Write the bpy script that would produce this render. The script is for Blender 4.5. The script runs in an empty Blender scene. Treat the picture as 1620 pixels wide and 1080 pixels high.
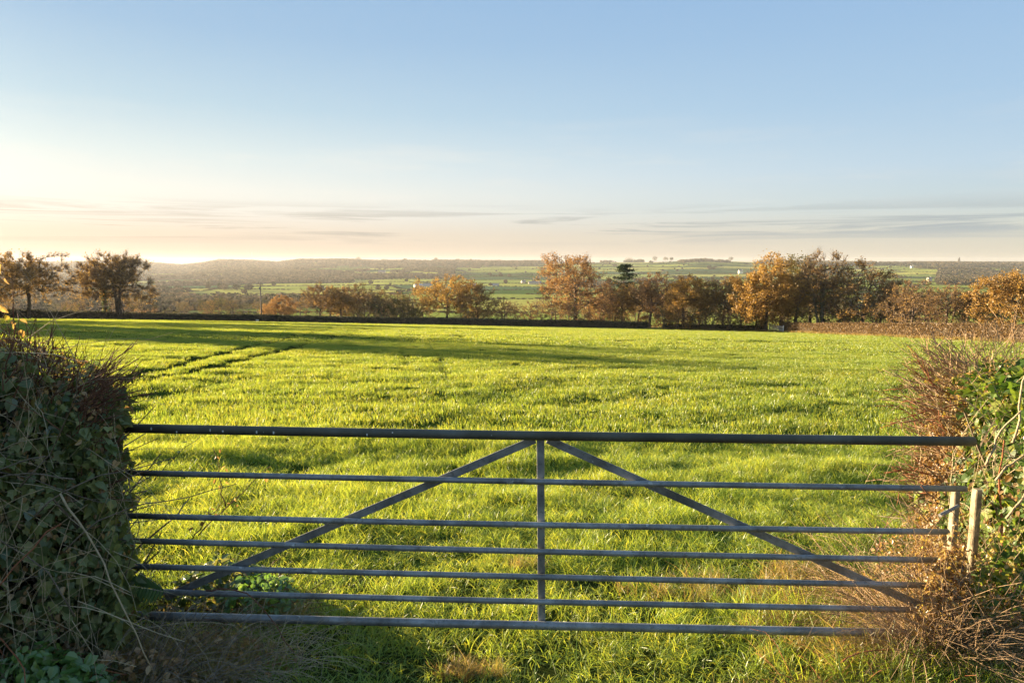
import bpy, math, random
import numpy as np
from mathutils import Vector, Matrix, Euler
R = math.radians
scene = bpy.context.scene
C = scene.collection

# ------------------------------------------------------------------ camera, world, sun, exposure
EYE = 2.13
PITCH = R(6.6)
cam_d = bpy.data.cameras.new('camera')
cam_d.sensor_width = 36.0
cam_d.lens = 24.0
cam_d.clip_start = 0.05
cam_d.clip_end = 30000
cam = bpy.data.objects.new('camera', cam_d)
C.objects.link(cam)
cam.location = (0, 0, EYE)
cam.rotation_euler = (R(90) - PITCH, 0, 0)
scene.camera = cam

SUN_AZ = R(-60)          # measured from +Y towards +X
SUN_EL = R(6.3)
sun_dir = Vector((math.sin(SUN_AZ) * math.cos(SUN_EL), math.cos(SUN_AZ) * math.cos(SUN_EL), math.sin(SUN_EL)))
sd = bpy.data.lights.new('sun', 'SUN')
sd.energy = 5.0
sd.angle = R(0.6)
sd.color = (1.0, 0.78, 0.50)
sun = bpy.data.objects.new('sun', sd)
C.objects.link(sun)
sun.rotation_euler = (-sun_dir).to_track_quat('-Z', 'Y').to_euler()

world = bpy.data.worlds.new('World')
scene.world = world
world.use_nodes = True
wt = world.node_tree
wt.nodes.clear()


def WN(t, **k):
    n = wt.nodes.new(t)
    for a, b in k.items():
        setattr(n, a, b)
    return n


def wmath(op, a, b=None, c=None, clamp=False):
    n = WN('ShaderNodeMath', operation=op, use_clamp=clamp)
    for i, v in enumerate((a, b, c)):
        if v is None:
            continue
        if isinstance(v, (int, float)):
            n.inputs[i].default_value = v
        else:
            wt.links.new(v, n.inputs[i])
    return n.outputs[0]


def wmix(f, a, b, mode='MIX'):
    n = WN('ShaderNodeMix', data_type='RGBA', blend_type=mode)
    for s, v in ((n.inputs['Factor'], f), (n.inputs['A'], a), (n.inputs['B'], b)):
        if isinstance(v, (int, float)):
            s.default_value = v
        elif isinstance(v, tuple):
            s.default_value = v + (1.0,)
        else:
            wt.links.new(v, s)
    return [o for o in n.outputs if o.type == 'RGBA'][0]


wsky = WN('ShaderNodeTexSky', sky_type='NISHITA')
wsky.sun_disc = False
wsky.sun_elevation = SUN_EL
wsky.sun_rotation = SUN_AZ
wsky.altitude = 50
wsky.air_density = 1.0
wsky.dust_density = 0.6
wsky.ozone_density = 1.6
wgeo = WN('ShaderNodeTexCoord')
wsep = WN('ShaderNodeSeparateXYZ')
wt.links.new(wgeo.outputs['Generated'], wsep.inputs[0])
wz = wsep.outputs[2]
wbg = WN('ShaderNodeBackground')
wout = WN('ShaderNodeOutputWorld')
def wramp(fac, stops):
    n = WN('ShaderNodeValToRGB')
    e = n.color_ramp.elements
    e[0].position = stops[0][0]
    e[0].color = stops[0][1] + (1,)
    e[1].position = stops[-1][0]
    e[1].color = stops[-1][1] + (1,)
    for p, c in stops[1:-1]:
        x = e.new(p)
        x.color = c + (1,)
    wt.links.new(fac, n.inputs[0])
    return n.outputs[0]


# a clear winter sky near sunset: one gradient away from the sun, one towards it, a glow round the sun itself
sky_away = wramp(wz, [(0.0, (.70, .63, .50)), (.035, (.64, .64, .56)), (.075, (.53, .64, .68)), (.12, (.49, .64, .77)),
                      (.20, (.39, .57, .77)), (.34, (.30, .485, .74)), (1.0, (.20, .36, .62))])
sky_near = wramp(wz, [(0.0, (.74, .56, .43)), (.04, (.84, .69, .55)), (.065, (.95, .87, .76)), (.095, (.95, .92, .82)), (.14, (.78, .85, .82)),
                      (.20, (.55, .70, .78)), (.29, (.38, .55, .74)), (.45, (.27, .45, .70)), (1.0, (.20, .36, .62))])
w_len = wmath('SQRT', wmath('ADD', wmath('MULTIPLY', wsep.outputs[0], wsep.outputs[0]), wmath('MULTIPLY', wsep.outputs[1], wsep.outputs[1])))
w_dot = wmath('DIVIDE', wmath('ADD', wmath('MULTIPLY', wsep.outputs[0], math.sin(SUN_AZ)), wmath('MULTIPLY', wsep.outputs[1], math.cos(SUN_AZ))), wmath('MAXIMUM', w_len, 0.001))
w_side = wmath('POWER', wmath('DIVIDE', wmath('ADD', w_dot, 0.25), 1.17, clamp=True), 1.5)
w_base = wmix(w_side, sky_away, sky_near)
w_sun = WN('ShaderNodeVectorMath', operation='DOT_PRODUCT')
wt.links.new(wgeo.outputs['Generated'], w_sun.inputs[0])
w_sun.inputs[1].default_value = sun_dir
w_glow = wmath('POWER', wmath('MAXIMUM', w_sun.outputs['Value'], 0.0), 36.0)
w_base = wmix(w_glow, w_base, wmix(1.0, w_base, (1.0, .97, .88), 'ADD'))
# thin stratus streaks low over the horizon and a faint veil higher up
w_map = WN('ShaderNodeMapping')
w_map.inputs['Scale'].default_value = (2.6, 2.6, 85.0)
wt.links.new(wgeo.outputs['Generated'], w_map.inputs['Vector'])
w_n = WN('ShaderNodeTexNoise')
w_n.inputs['Scale'].default_value = 1.0
w_n.inputs['Detail'].default_value = 7.0
w_n.inputs['Roughness'].default_value = 0.62
w_n.inputs['Distortion'].default_value = 0.7
wt.links.new(w_map.outputs[0], w_n.inputs['Vector'])
w_band = wmath('MULTIPLY', wmath('DIVIDE', wmath('SUBTRACT', wz, 0.022), 0.022, clamp=True), wmath('DIVIDE', wmath('SUBTRACT', 0.085, wz), 0.035, clamp=True))
w_str = wmath('DIVIDE', wmath('SUBTRACT', w_n.outputs['Fac'], 0.475), 0.10, clamp=True)
w_cl = wmath('MULTIPLY', wmath('MULTIPLY', w_str, w_band), 0.95)
w_ccol = wmix(w_side, (.40, .46, .50), (.50, .43, .36))
w_base = wmix(w_cl, w_base, w_ccol)
w_map2 = WN('ShaderNodeMapping')
w_map2.inputs['Scale'].default_value = (3.0, 3.0, 26.0)
w_map2.inputs['Location'].default_value = (5.3, 1.0, 2.0)
wt.links.new(wgeo.outputs['Generated'], w_map2.inputs['Vector'])
w_n2 = WN('ShaderNodeTexNoise')
w_n2.inputs['Detail'].default_value = 8.0
w_n2.inputs['Scale'].default_value = 1.4
w_n2.inputs['Roughness'].default_value = 0.62
wt.links.new(w_map2.outputs[0], w_n2.inputs['Vector'])
w_band2 = wmath('MULTIPLY', wmath('DIVIDE', wmath('SUBTRACT', wz, 0.05), 0.04, clamp=True), wmath('DIVIDE', wmath('SUBTRACT', 0.21, wz), 0.09, clamp=True))
w_veil = wmath('MULTIPLY', wmath('MULTIPLY', wmath('DIVIDE', wmath('SUBTRACT', w_n2.outputs['Fac'], 0.50), 0.22, clamp=True), w_band2), 0.5)
w_base = wmix(w_veil, w_base, wmix(w_side, (.66, .70, .72), (1.0, .93, .82)))
# that picture of the sky in scene units (exposure 2.35 stops, strength 0.1), with some of the physical sky in it
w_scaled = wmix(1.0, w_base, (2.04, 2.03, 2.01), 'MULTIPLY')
w_fin = wmix(0.015, w_scaled, wsky.outputs[0])
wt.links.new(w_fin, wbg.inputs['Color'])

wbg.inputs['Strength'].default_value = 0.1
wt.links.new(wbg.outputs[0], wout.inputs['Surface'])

scene.view_settings.view_transform = 'Standard'
scene.view_settings.look = 'None'
scene.view_settings.exposure = 2.35
scene.view_settings.gamma = 1.0
scene.view_settings.use_curve_mapping = False
scene.render.engine = 'CYCLES'
scene.cycles.max_bounces = 5
scene.cycles.diffuse_bounces = 2
scene.cycles.glossy_bounces = 2
scene.cycles.transmission_bounces = 3
scene.cycles.transparent_max_bounces = 6
scene.cycles.volume_bounces = 1
scene.cycles.caustics_reflective = False
scene.cycles.caustics_refractive = False

# ------------------------------------------------------------------ helpers
rng = np.random.default_rng(7)


def tag(o, label=None, cat=None, group=None, kind=None):
    if label:
        o['label'] = label
    if cat:
        o['category'] = cat
    if group:
        o['group'] = group
    if kind:
        o['kind'] = kind
    return o


def empty(name, loc, label, cat, group=None):
    o = bpy.data.objects.new(name, None)
    C.objects.link(o)
    o.location = loc
    o.empty_display_size = 0.3
    return tag(o, label, cat, group)


class Geo:
    """collects vertices and faces (triangles or quads) and makes them one mesh"""

    def __init__(self):
        self.V = []
        self.F = []
        self.M = []
        self.n = 0

    def add(self, v, f, m=0):
        v = np.asarray(v, float).reshape(-1, 3)
        f = np.asarray(f, int)
        self.V.append(v)
        self.F.append(f + self.n)
        self.M.append(m)
        self.n += len(v)

    def mesh(self, name, mats, smooth=False):
        me = bpy.data.meshes.new(name)
        V = np.concatenate(self.V)
        me.vertices.add(len(V))
        me.vertices.foreach_set('co', V.astype(np.float32).ravel())
        tot = np.concatenate([np.full(len(f), f.shape[1]) for f in self.F])
        loops = np.concatenate([f.ravel() for f in self.F])
        me.loops.add(len(loops))
        me.loops.foreach_set('vertex_index', loops.astype(np.int32))
        me.polygons.add(len(tot))
        st = np.concatenate([[0], np.cumsum(tot)[:-1]])
        me.polygons.foreach_set('loop_start', st.astype(np.int32))
        me.polygons.foreach_set('loop_total', tot.astype(np.int32))
        mi = np.concatenate([np.full(len(f), m) for f, m in zip(self.F, self.M)])
        me.polygons.foreach_set('material_index', mi.astype(np.int32))
        me.polygons.foreach_set('use_smooth', np.full(len(tot), smooth))
        for m in (mats if isinstance(mats, (list, tuple)) else [mats]):
            me.materials.append(m)
        me.update(calc_edges=True)
        return me

    def build(self, name, mats, parent=None, smooth=False, loc=None, link=True):
        o = bpy.data.objects.new(name, self.mesh(name, mats, smooth))
        if link:
            C.objects.link(o)
        if parent is not None:
            o.parent = parent
        if loc is not None:
            o.location = loc
        return o

    def box(self, c, s, rz=0.0, m=0, bev=0.0):
        x, y, z = (a / 2 for a in s)
        v = np.array([[a, b, d] for d in (-z, z) for a, b in ((-x, -y), (x, -y), (x, y), (-x, y))])
        ca, sa = math.cos(rz), math.sin(rz)
        v = v @ np.array([[ca, sa, 0], [-sa, ca, 0], [0, 0, 1]]) + np.array(c)
        self.add(v, [[0, 3, 2, 1], [4, 5, 6, 7], [0, 1, 5, 4], [1, 2, 6, 5], [2, 3, 7, 6], [3, 0, 4, 7]], m)

    def tube(self, pts, rad, sides=5, m=0, caps=True):
        pts = np.asarray(pts, float)
        n = len(pts)
        rad = np.broadcast_to(np.asarray(rad, float), (n,))
        T = np.gradient(pts, axis=0)
        T /= np.linalg.norm(T, axis=1)[:, None] + 1e-9
        ref = np.array([0, 0, 1.0]) if abs(T[0][2]) < 0.9 else np.array([1.0, 0, 0])
        A = np.cross(T, ref)
        A /= np.linalg.norm(A, axis=1)[:, None] + 1e-9
        B = np.cross(T, A)
        th = np.arange(sides) * 2 * math.pi / sides
        ring = pts[:, None, :] + rad[:, None, None] * (np.cos(th)[None, :, None] * A[:, None, :] + np.sin(th)[None, :, None] * B[:, None, :])
        i = np.arange(n - 1)[:, None] * sides
        j = np.arange(sides)[None, :]
        k = (j + 1) % sides
        f = np.stack([i + j, i + k, i + sides + k, i + sides + j], -1).reshape(-1, 4)
        self.add(ring.reshape(-1, 3), f, m)
        if caps:
            b = self.n - n * sides
            for base, flip in ((b, 1), (b + (n - 1) * sides, 0)):
                idx = list(range(base, base + sides))
                if flip:
                    idx = idx[::-1]
                self.F.append(np.array([idx]))
                self.M.append(m)


def unit(a):
    return a / (np.linalg.norm(a, axis=-1, keepdims=True) + 1e-9)


def hash2(ix, iy, seed=0):
    h = (ix.astype(np.int64) * 374761393 + iy.astype(np.int64) * 668265263 + seed * 974634777) & 0xFFFFFFFF
    h = ((h ^ (h >> 13)) * 1274126177) & 0xFFFFFFFF
    return ((h ^ (h >> 16)) & 0xFFFF) / 65535.0


def vnoise(x, y, seed=0):
    ix, iy = np.floor(x), np.floor(y)
    fx, fy = x - ix, y - iy
    fx, fy = fx * fx * (3 - 2 * fx), fy * fy * (3 - 2 * fy)
    a, b = hash2(ix, iy, seed), hash2(ix + 1, iy, seed)
    c, d = hash2(ix, iy + 1, seed), hash2(ix + 1, iy + 1, seed)
    return (a * (1 - fx) + b * fx) * (1 - fy) + (c * (1 - fx) + d * fx) * fy


def fbm(x, y, octv=4, seed=0):
    s, a, t = 0, 1.0, 0
    for k in range(octv):
        s = s + a * vnoise(x * 2 ** k + 17.3 * k, y * 2 ** k - 9.1 * k, seed + k)
        t += a
        a *= 0.5
    return s / t


# ------------------------------------------------------------------ lie of the land
PROF = np.array([(-60, 0.8), (-3, 0.42), (2.0, 0.13), (3.2, -.05), (4.0, -.15), (4.6, -.21), (8, -.50), (20, -1.30), (60, -4.45), (120, -9.6), (175, -14.15), (230, -18.7), (300, -24), (450, -35), (700, -46.5),
                 (950, -52), (1250, -55), (1800, -57), (2400, -50.5), (3000, -39), (3600, -24), (4200, -6.5), (4600, 1.5), (5000, 3.0), (6000, -12), (9000, -60)])
RIDGE = np.array([(-400, 421), (0, 421), (60, 420), (130, 419), (230, 420), (290, 424.5), (325, 421), (350, 416), (400, 417), (440, 420), (475, 415.5), (545, 415), (600, 417.5), (700, 416.5), (800, 418), (1040, 417), (1100, 413.5), (1180, 416.5),
                  (1300, 419), (1620, 420), (2000, 420)])


def gz(x, y, rough=True):
    x = np.asarray(x, float)
    y = np.asarray(y, float)
    z = np.interp(y, PROF[:, 0], PROF[:, 1])
    tilt = np.clip((y - 3) / 6, 0.0, 1) * 0.0 + np.where(y < 175, 1.0, np.clip(1 - (y - 175) / 250, 0, 1))
    z = z - 0.018 * np.clip(x, -160, 160) * tilt
    px = 810 + 1080 * x / np.maximum(y, 50)
    far = np.clip((y - 2400) / 2200, 0, 1)
    z = z + far * (417.0 - np.interp(px, RIDGE[:, 0], RIDGE[:, 1])) / 1080 * 4600
    z = z + np.clip((y - 500) / 1500, 0, 1) * np.clip((4400 - y) / 500, 0, 1) * (fbm(x / 520, y / 520, 3, 5) - 0.5) * 22
    if rough:
        near = np.clip((150 - y) / 60, 0, 1) * (.3 + .7 * np.clip((y - 4.2) / 4, 0, 1))
        z = z + near * ((fbm(x / 1.5, y / 0.9, 3, 11) - 0.5) * 0.19 + (fbm(x / 7.0, y / 4.0, 2, 31) - 0.5) * 0.16 + (fbm(x / 24.0, y / 14.0, 2, 41) - 0.5) * 0.25 * np.clip((y - 10) / 20, 0, 1))
    return z


def at(px, row, z=None, depth=None):
    """the place on the ground, or at a height z, or at a distance, that lies in the direction of a point of the photograph"""
    d = np.array([(px - 810) / 1080.0, 1.0, -(row - 540) / 1080.0])
    cp, sp = math.cos(PITCH), math.sin(PITCH)
    w = np.array([d[0], d[1] * cp + d[2] * sp, -d[1] * sp + d[2] * cp])
    if depth is not None:
        t = depth / w[1]
        return np.array([0, 0, EYE]) + w * t
    if z is not None:
        t = (z - EYE) / w[2]
        return np.array([0, 0, EYE]) + w * t
    ts = np.geomspace(2, 6000, 3000)
    P = np.array([0, 0, EYE])[None] + ts[:, None] * w[None]
    below = P[:, 2] < gz(P[:, 0], P[:, 1], False)
    i = int(np.argmax(below)) if below.any() else len(ts) - 1
    return P[i]


def xat(px, y):
    return (px - 810) / 1080.0 * y * 0.9934


# edge of the field: the line of the far hedges, nearer at the right
EDGE = np.array([(-260, 120), (-190, 140), (-120, 152), (-102, 158), (-64, 171), (0, 171), (34, 166), (50, 158), (57, 148), (60, 140), (61, 120), (61.5, 97), (62, 84), (64, 60), (66, 30), (68, 0)])


def field_edge_y(x):
    return np.interp(x, EDGE[:10, 0], EDGE[:10, 1])


def in_field(x, y):
    right = np.interp(y, EDGE[::-1, 1][:9], EDGE[::-1, 0][:9])
    return (y < field_edge_y(np.minimum(x, 60))) & (x < right)


def dist_poly(x, y, P):
    d = np.full(np.shape(x), 1e9)
    for a, b in zip(P[:-1], P[1:]):
        ab = b - a
        t = np.clip(((x - a[0]) * ab[0] + (y - a[1]) * ab[1]) / (ab @ ab), 0, 1)
        d = np.minimum(d, np.hypot(x - a[0] - t * ab[0], y - a[1] - t * ab[1]))
    return d


RUTS = [np.array([at(*p)[:2] for p in q]) for q in (
    [(170, 604), (250, 583), (330, 563), (440, 539), (545, 514)],
    [(190, 610), (262, 595), (340, 578), (400, 564), (470, 549), (600, 516)],
    [(643, 512), (640, 530), (638, 560), (634, 585)], [(658, 512), (664, 525), (680, 548), (697, 575), (703, 600)],
    [(737, 511), (742, 517), (750, 523)], [(756, 511), (764, 518), (774, 524)],
    [(838, 523), (856, 516), (880, 511)], [(1010, 562), (1060, 547), (1100, 541)])]
RUT_W = [.40, .38, .20, .22, .28, .28, .2, .18]
RUT_D = [1, 1, .42, .5, .8, .8, .5, .5]


def rut_depth(x, y):
    r = np.zeros(np.shape(x))
    for P, w, d in zip(RUTS, RUT_W, RUT_D):
        r = np.maximum(r, d * np.clip(1.35 - dist_poly(x, y, P) / w, 0, 1))
    return r


# ------------------------------------------------------------------ the far farmland: fields, woods
FS = []
for gy in np.arange(430, 4700, 225):
    for gx in np.arange(-5200, 5200, 400):
        if abs(gx) < gy * 1.25 + 500:
            FS.append((gx + rng.uniform(-120, 120), gy + rng.uniform(-70, 70)))
FS = np.array(FS)
FCOL = rng.random(len(FS))
FCOL = np.where((FS[:, 1] > 900) & (FS[:, 1] < 1400) & (FS[:, 0] < -250) & (FS[:, 0] > -700), .95, FCOL)
f_ang = R(9)


def field_id(x, y):
    """nearest field centre, with a long-way metric so that fields are broad strips"""
    x, y = np.asarray(x, float), np.asarray(y, float)
    out = np.zeros(x.size, int)
    ca, sa = math.cos(f_ang), math.sin(f_ang)
    u, v = (x * ca + y * sa).ravel(), (-x * sa + y * ca).ravel()
    U, V_ = FS[:, 0] * ca + FS[:, 1] * sa, -FS[:, 0] * sa + FS[:, 1] * ca
    for i in range(0, x.size, 20000):
        du = np.abs(u[i:i + 20000, None] - U[None]) / 1.7
        dv = np.abs(v[i:i + 20000, None] - V_[None])
        out[i:i + 20000] = np.argmin(np.maximum(du, dv) + 0.25 * np.minimum(du, dv), axis=1)
    return out.reshape(x.shape)


def woodiness(x, y):
    """0..1: how wooded the valley and the far hill are at a place"""
    px = 810 + 1080 * x / np.maximum(y, 50)
    w = np.full(np.shape(x), 0.10)
    w = np.where((y > 1000) & (y < 3300) & (px > 560), 0.03, w)
    w = np.where(y < 900, 0.30, w)
    w = np.where((y < 1000) & (px < 300), 0.62, w)
    w = np.where((y >= 1000) & (y < 1500) & (px < 330), 0.50, w)
    w = np.where((y >= 1500) & (y < 2300) & (px < 560), 0.66, w)
    w = np.where((y >= 2300) & (y < 3300) & (px < 720), 0.78 - 0.0004 * np.clip(px, 0, 900), w)
    w = np.where((y >= 3300) & (y < 4000) & (px < 760), 0.62, w)
    w = np.where((y >= 4000) & (px < 880), 0.92, w)
    w = np.where((y >= 4000) & (px >= 880), 0.14, w)
    w = np.where((y >= 3000) & (px > 1200), 0.38, w)
    w = np.where((y >= 4100) & (px > 1200), 0.62, w)
    w = np.where((y >= 1700) & (y < 3000) & (px > 1480), 0.70, w)
    w = np.where((y > 980) & (y < 1330) & (px > 290) & (px < 560), 0.0, w)
    w = np.where((y > 1330) & (y < 2300) & (px < 560), 0.52, w)
    n = fbm(x / 210, y / 300, 3, 77)
    return np.clip((n - (0.78 - 0.52 * w)) / 0.03, 0, 1)


# ------------------------------------------------------------------ materials
def new_mat(name):
    m = bpy.data.materials.new(name)
    m.use_nodes = True
    m.node_tree.nodes.clear()
    return m, m.node_tree


class NT:
    def __init__(self, name):
        self.m, self.t = new_mat(name)

    def n(self, typ, **k):
        x = self.t.nodes.new(typ)
        for a, b in k.items():
            setattr(x, a, b)
        return x

    def l(self, a, b):
        self.t.links.new(a, b)

    def val(self, s, v):
        if hasattr(v, 'is_output') or hasattr(v, 'links'):
            self.l(v, s)
        elif isinstance(v, tuple) and len(v) == 3 and s.type == 'RGBA':
            s.default_value = v + (1,)
        else:
            s.default_value = v

    def math(self, op, a, b=0.0, clamp=False):
        x = self.n('ShaderNodeMath', operation=op, use_clamp=clamp)
        self.val(x.inputs[0], a)
        self.val(x.inputs[1], b)
        return x.outputs[0]

    def mix(self, f, a, b, mode='MIX'):
        x = self.n('ShaderNodeMix', data_type='RGBA', blend_type=mode)
        self.val(x.inputs['Factor'], f)
        self.val(x.inputs['A'], a)
        self.val(x.inputs['B'], b)
        return [o for o in x.outputs if o.type == 'RGBA'][0]

    def noise(self, scale, vec=None, detail=4.0, rough=0.55, dist=0.0):
        x = self.n('ShaderNodeTexNoise')
        x.inputs['Scale'].default_value = scale
        x.inputs['Detail'].default_value = detail
        x.inputs['Roughness'].default_value = rough
        x.inputs['Distortion'].default_value = dist
        if vec is not None:
            self.l(vec, x.inputs['Vector'])
        return x.outputs['Fac']

    def ramp(self, f, stops, interp='LINEAR'):
        x = self.n('ShaderNodeValToRGB')
        x.color_ramp.interpolation = interp
        e = x.color_ramp.elements
        e[0].position, e[0].color = stops[0][0], stops[0][1] + (1,)
        e[1].position, e[1].color = stops[-1][0], stops[-1][1] + (1,)
        for p, c in stops[1:-1]:
            q = e.new(p)
            q.color = c + (1,)
        self.l(f, x.inputs[0])
        return x.outputs[0]

    def pos(self):
        return self.n('ShaderNodeNewGeometry').outputs['Position']

    def obj(self):
        return self.n('ShaderNodeTexCoord').outputs['Object']

    def island(self):
        return self.n('ShaderNodeNewGeometry').outputs['Random Per Island']

    def inst(self):
        return self.n('ShaderNodeObjectInfo').outputs['Random']

    def sep(self, v, i):
        x = self.n('ShaderNodeSeparateXYZ')
        self.l(v, x.inputs[0])
        return x.outputs[i]

    def principled(self, color, rough=0.7, metal=0.0, bump=None, bump_d=0.01, spec=0.3):
        b = self.n('ShaderNodeBsdfPrincipled')
        self.val(b.inputs['Base Color'], color)
        self.val(b.inputs['Roughness'], rough)
        self.val(b.inputs['Metallic'], metal)
        b.inputs['Specular IOR Level'].default_value = spec
        if bump is not None:
            q = self.n('ShaderNodeBump')
            q.inputs['Distance'].default_value = bump_d
            q.inputs['Strength'].default_value = 1.0
            self.l(bump, q.inputs['Height'])
            self.l(q.outputs[0], b.inputs['Normal'])
        return b.outputs[0]

    def leafy(self, color, trans=0.4, tcol=None, gloss=0.05, rough=0.45):
        d = self.n('ShaderNodeBsdfDiffuse')
        self.val(d.inputs[0], color)
        t = self.n('ShaderNodeBsdfTranslucent')
        self.val(t.inputs[0], tcol if tcol is not None else color)
        m1 = self.n('ShaderNodeMixShader')
        m1.inputs[0].default_value = trans
        self.l(d.outputs[0], m1.inputs[1])
        self.l(t.outputs[0], m1.inputs[2])
        if gloss <= 0:
            return m1.outputs[0]
        g = self.n('ShaderNodeBsdfGlossy')
        g.inputs['Roughness'].default_value = rough
        g.inputs[0].default_value = (1, 1, 1, 1)
        m2 = self.n('ShaderNodeMixShader')
        m2.inputs[0].default_value = gloss
        self.l(m1.outputs[0], m2.inputs[1])
        self.l(g.outputs[0], m2.inputs[2])
        return m2.outputs[0]

    def out(self, s):
        o = self.n('ShaderNodeOutputMaterial')
        self.l(s, o.inputs['Surface'])
        return self.m


def mat_leaf(name, stops, trans=0.4, gloss=0.04, inst=0.0, clump=None, bright=1.0, rough=0.45):
    """leaf colours drawn per leaf (and per plant), with warmer or greener clumps"""
    t = NT(name)
    f = t.island()
    if inst:
        f = t.math('ADD', t.math('MULTIPLY', f, 1 - inst), t.math('MULTIPLY', t.inst(), inst))
    if clump:
        f = t.math('ADD', t.math('MULTIPLY', f, 0.55), t.math('MULTIPLY', t.noise(clump, t.pos(), 2), 0.45), clamp=True)
    col = t.ramp(f, stops)
    tc = t.mix(1.0, col, (1.5 * bright, 1.5 * bright, 1.0 * bright), 'MULTIPLY')
    return t.out(t.leafy(col, trans, tc, gloss, rough))


def mat_bark(name, c1, c2, scale=6.0):
    t = NT(name)
    f = t.noise(scale, t.pos(), 5, 0.65)
    return t.out(t.principled(t.ramp(f, [(0.3, c1), (0.7, c2)]), 0.9, bump=f, bump_d=0.02, spec=0.15))


M = {}
M['bark'] = mat_bark('bark_oak', (.055, .040, .028), (.17, .13, .095), 3.0)
M['bark_pale'] = mat_bark('bark_pale', (.10, .085, .06), (.27, .23, .17), 3.0)
M['twig'] = mat_leaf('twig_brown', [(0, (.12, .08, .05)), (.5, (.21, .14, .085)), (1, (.31, .22, .13))], 0.0, 0.0)
M['leaf_orange'] = mat_leaf('leaf_orange', [(0, (.15, .085, .028)), (.4, (.29, .17, .050)), (.7, (.38, .235, .070)), (1, (.32, .25, .08))], 0.38, 0.02, clump=0.5)
M['leaf_brown'] = mat_leaf('leaf_brown', [(0, (.13, .075, .03)), (.5, (.27, .16, .055)), (.8, (.34, .22, .08)), (1, (.24, .21, .07))], 0.35, 0.02, clump=0.4)
M['leaf_russet'] = mat_leaf('leaf_russet', [(0, (.17, .09, .045)), (.5, (.31, .17, .075)), (1, (.38, .24, .11))], 0.35, 0.02, clump=0.4)
M['leaf_olive'] = mat_leaf('leaf_olive', [(0, (.05, .055, .02)), (.5, (.11, .10, .03)), (1, (.22, .15, .04))], 0.35, 0.02, clump=0.5)
M['leaf_pine'] = mat_leaf('leaf_pine', [(0, (.015, .03, .014)), (1, (.05, .075, .03))], 0.15, 0.02)
M['leaf_ivy_far'] = mat_leaf('leaf_ivy_far', [(0, (.02, .04, .01)), (.6, (.05, .085, .02)), (1, (.13, .14, .03))], 0.3, 0.06)


def mat_ground():
    t = NT('ground')
    a = t.n('ShaderNodeAttribute', attribute_name='land')
    p = t.pos()
    n1 = t.noise(9.0, p, 6, 0.7)
    n2 = t.noise(0.15, p, 3)
    n3 = t.noise(0.012, p, 4)
    c = t.mix(1.0, a.outputs['Color'], t.ramp(n1, [(.25, (.55, .55, .5)), (.75, (1.25, 1.25, 1.2))]), 'MULTIPLY')
    c = t.mix(1.0, c, t.ramp(n2, [(.3, (.85, .88, .8)), (.7, (1.12, 1.08, 1.1))]), 'MULTIPLY')
    c = t.mix(1.0, c, t.ramp(n3, [(.3, (.88, .92, .9)), (.7, (1.12, 1.06, 1.05))]), 'MULTIPLY')
    # short turf seen from afar: blades stand up, so relief turns part of the surface to the low sun
    wn = t.n('ShaderNodeTexWhiteNoise', noise_dimensions='3D')
    sc = t.n('ShaderNodeVectorMath', operation='SCALE')
    t.l(p, sc.inputs[0])
    sc.inputs['Scale'].default_value = 37.0
    t.l(sc.outputs[0], wn.inputs['Vector'])
    sb = t.n('ShaderNodeVectorMath', operation='SUBTRACT')
    t.l(wn.outputs['Color'], sb.inputs[0])
    sb.inputs[1].default_value = (.5, .5, .5)
    mu = t.n('ShaderNodeVectorMath', operation='MULTIPLY')
    t.l(sb.outputs[0], mu.inputs[0])
    mu.inputs[1].default_value = (2.6, 2.6, .3)
    ad = t.n('ShaderNodeVectorMath', operation='ADD')
    t.l(mu.outputs[0], ad.inputs[0])
    t.l(t.n('ShaderNodeNewGeometry').outputs['Normal'], ad.inputs[1])
    no = t.n('ShaderNodeVectorMath', operation='NORMALIZE')
    t.l(ad.outputs[0], no.inputs[0])
    d = t.n('ShaderNodeBsdfDiffuse')
    t.l(c, d.inputs[0])
    t.l(no.outputs[0], d.inputs['Normal'])
    return t.out(d.outputs[0])


M['ground'] = mat_ground()

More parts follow.
